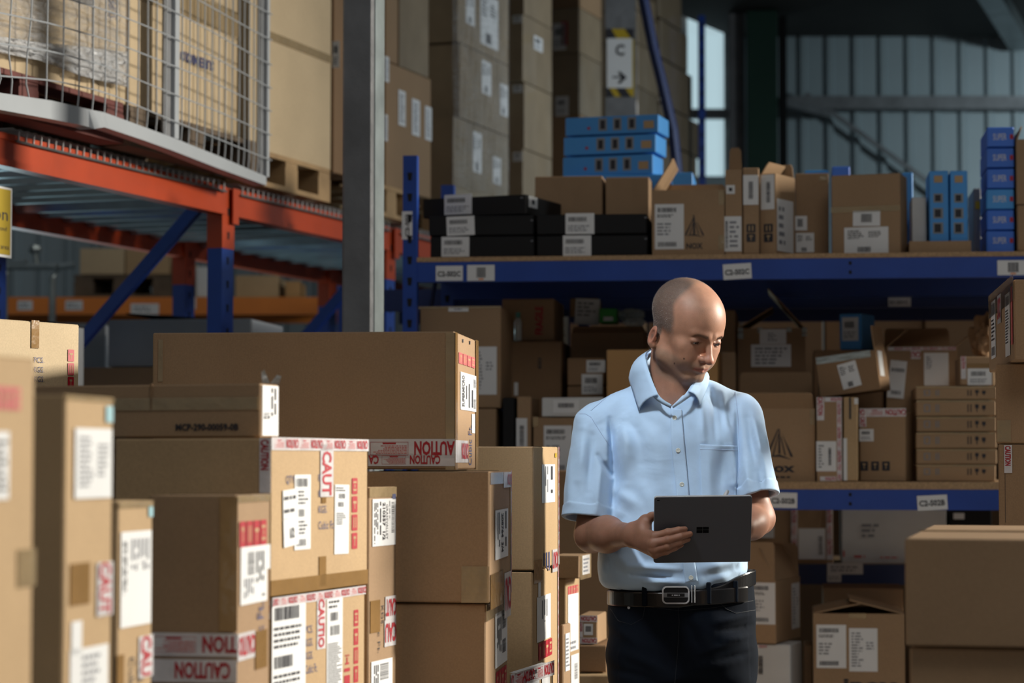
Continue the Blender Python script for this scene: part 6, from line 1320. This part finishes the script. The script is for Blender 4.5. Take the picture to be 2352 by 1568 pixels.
blt = ringband('belt', zb_f, .0185, .001, 'belt'); blt['label'] = 'black leather belt'
zt_f = lambda x_: 1.0215 + .05 * max(0, x_ - .46)
ringband('belt_tail', zt_f, .0190, .0065, 'belt', -85, -28, .005)
for px, py in ((1480, 1367), (1628, 1362), (1690, 1358)):
    c_ = Vector(march(trf, px, py, .010)[0] + mi) if px < 1700 else Vector(march(trf, px, 1352, .018)[0] + mi); mb = MB(); mb.cham(c_.x - .006, c_.y - .004, c_.z - .027, c_.x + .006, c_.y + .012, c_.z + .027, .002, 'trouser'); mb.build('belt_loop', man)
# buckle
bk = march(trf, 1552, 1366, .019)[0]; T = Matrix.Translation(Vector(bk + mi)) @ Matrix.Rotation(R(90), 4, 'X'); mb = MB()
def rrect(w_, h_, r, n=5):
    o_ = []
    for cx, cy, a0 in ((w_ - r, h_ - r, 0), (-w_ + r, h_ - r, 90), (-w_ + r, -h_ + r, 180), (w_ - r, -h_ + r, 270)):
        for k in range(n + 1): a = R(a0 + 90 * k / n); o_.append((cx + r * math.cos(a), cy + r * math.sin(a)))
    return o_
mb.prism(rrect(.0315, .0195, .009), -.001, .002, 'belt', T); o_ = rrect(.034, .022, .011); i_ = rrect(.0305, .0185, .0085); n = len(o_)
vs = [(a, b, 0) for a, b in o_] + [(a, b, .0045) for a, b in o_] + [(a, b, .0045) for a, b in i_] + [(a, b, 0) for a, b in i_]; fs = [(r_ * n + k, r_ * n + (k + 1) % n, ((r_ + 1) % 4) * n + (k + 1) % n, ((r_ + 1) % 4) * n + k) for r_ in range(4) for k in range(n)]; mb.add(vs, fs, 'silver', T)
mb.box(-.031, -.0058, .0015, .031, .0058, .0034, 'galvd', T); mb.box(-.022, -.0040, .0034, .022, .0040, .0038, 'belt', T); lines(mb, -.010, -.0025, .016, .0025, 1, 'silver', T, .0040); mb.build('buckle', man)['label'] = 'silver framed belt buckle'
k_ = march(trf, 1593, 1364, .019)[0] + mi
for dx in (-.004, .003): mb = MB(); mb.cham(k_[0] + dx - .0012, k_[1] - .0008, k_[2] - .0215, k_[0] + dx + .0012, k_[1] + .012, k_[2] + .0215, .0006, 'silver'); mb.build('belt_keeper', man)
# ------------------------------------------------------------------ tablet and pen
TL, TR_, BR, BL = P(1508, 1142, 5.760), P(1734, 1139, 5.760), P(1716, 1289, 5.833), P(1497, 1291, 5.833)
ux = ((TR_ - TL) + (BR - BL)).normalized(); uy = ((TL - BL) + (TR_ - BR)); uy = (uy - ux * uy.dot(ux)).normalized(); un = ux.cross(uy)
ctr = (TL + TR_ + BR + BL) / 4; Wt = ((TR_ - TL).length + (BR - BL).length) / 2; Ht = ((TL - BL).length + (TR_ - BR).length) / 2
TM = Matrix(((ux.x, uy.x, un.x, ctr.x), (ux.y, uy.y, un.y, ctr.y), (ux.z, uy.z, un.z, ctr.z), (0, 0, 0, 1)))
tb = empty('tablet_computer', TM, 'dark grey tablet held up in front of the man, its back to the camera', 'tablet')
sgn_ = 1 if un.y < 0 else -1      # local side that shows
mb = MB(); pl = rrect(Wt / 2, Ht / 2, .006); mb.prism(pl, -.0002, .0016, 'tabback') if False else None
back = -.0 if sgn_ > 0 else 0
mb.prism(rrect(Wt / 2, Ht / 2, .006), .0, .0022 * sgn_, 'tabback') if sgn_ > 0 else mb.prism(rrect(Wt / 2, Ht / 2, .006), -.0022, 0, 'tabback'); mb.build('back_shell', tb)
mb = MB(); zz0, zz1 = sorted((-.0001 * sgn_, -.0068 * sgn_)); mb.prism(rrect(Wt / 2 + .0006, Ht / 2 + .0006, .0065), zz0, zz1, 'silver'); mb.build('frame', tb)['label'] = 'pale metal edge of the tablet'
mb = MB(); zz0, zz1 = sorted((-.0069 * sgn_, -.0076 * sgn_)); mb.prism(rrect(Wt / 2 - .002, Ht / 2 - .002, .005), zz0, zz1, 'screen'); mb.build('screen', tb)
mb = MB(); s_ = .0066; z0_, z1_ = sorted((.0022 * sgn_, .0025 * sgn_)); lx, ly = Wt * ((1612 - 1612) / 225), 0
for i in (-1, 1):
    for j in (-1, 1): mb.box(i * .0076 - .0072, j * .0042 - .0038, z0_, i * .0076 + .0072, j * .0042 + .0038, z1_, 'logo')
mb.build('window_mark', tb)['label'] = 'black four-pane mark in the middle of the back'
mb = MB(); mb.box(-Wt / 2 + .006, Ht / 2 - .0085, z0_, -Wt / 2 + .012, Ht / 2 - .0060, z1_, 'logo'); mb.build('rear_camera', tb)
pa, pb = P(1672, 1127, 5.836), P(1640, 1176, 5.806); mb = MB(); mb.tube([pa, pa.lerp(pb, .08), pb.lerp(pa, .12), pb], [.0040, .0047, .0045, .0012], 'silver', 12)
tag(mb.build('stylus_pen', smooth=True), 'slim grey stylus pen poking up above the tablet in the man’s other hand', 'pen')
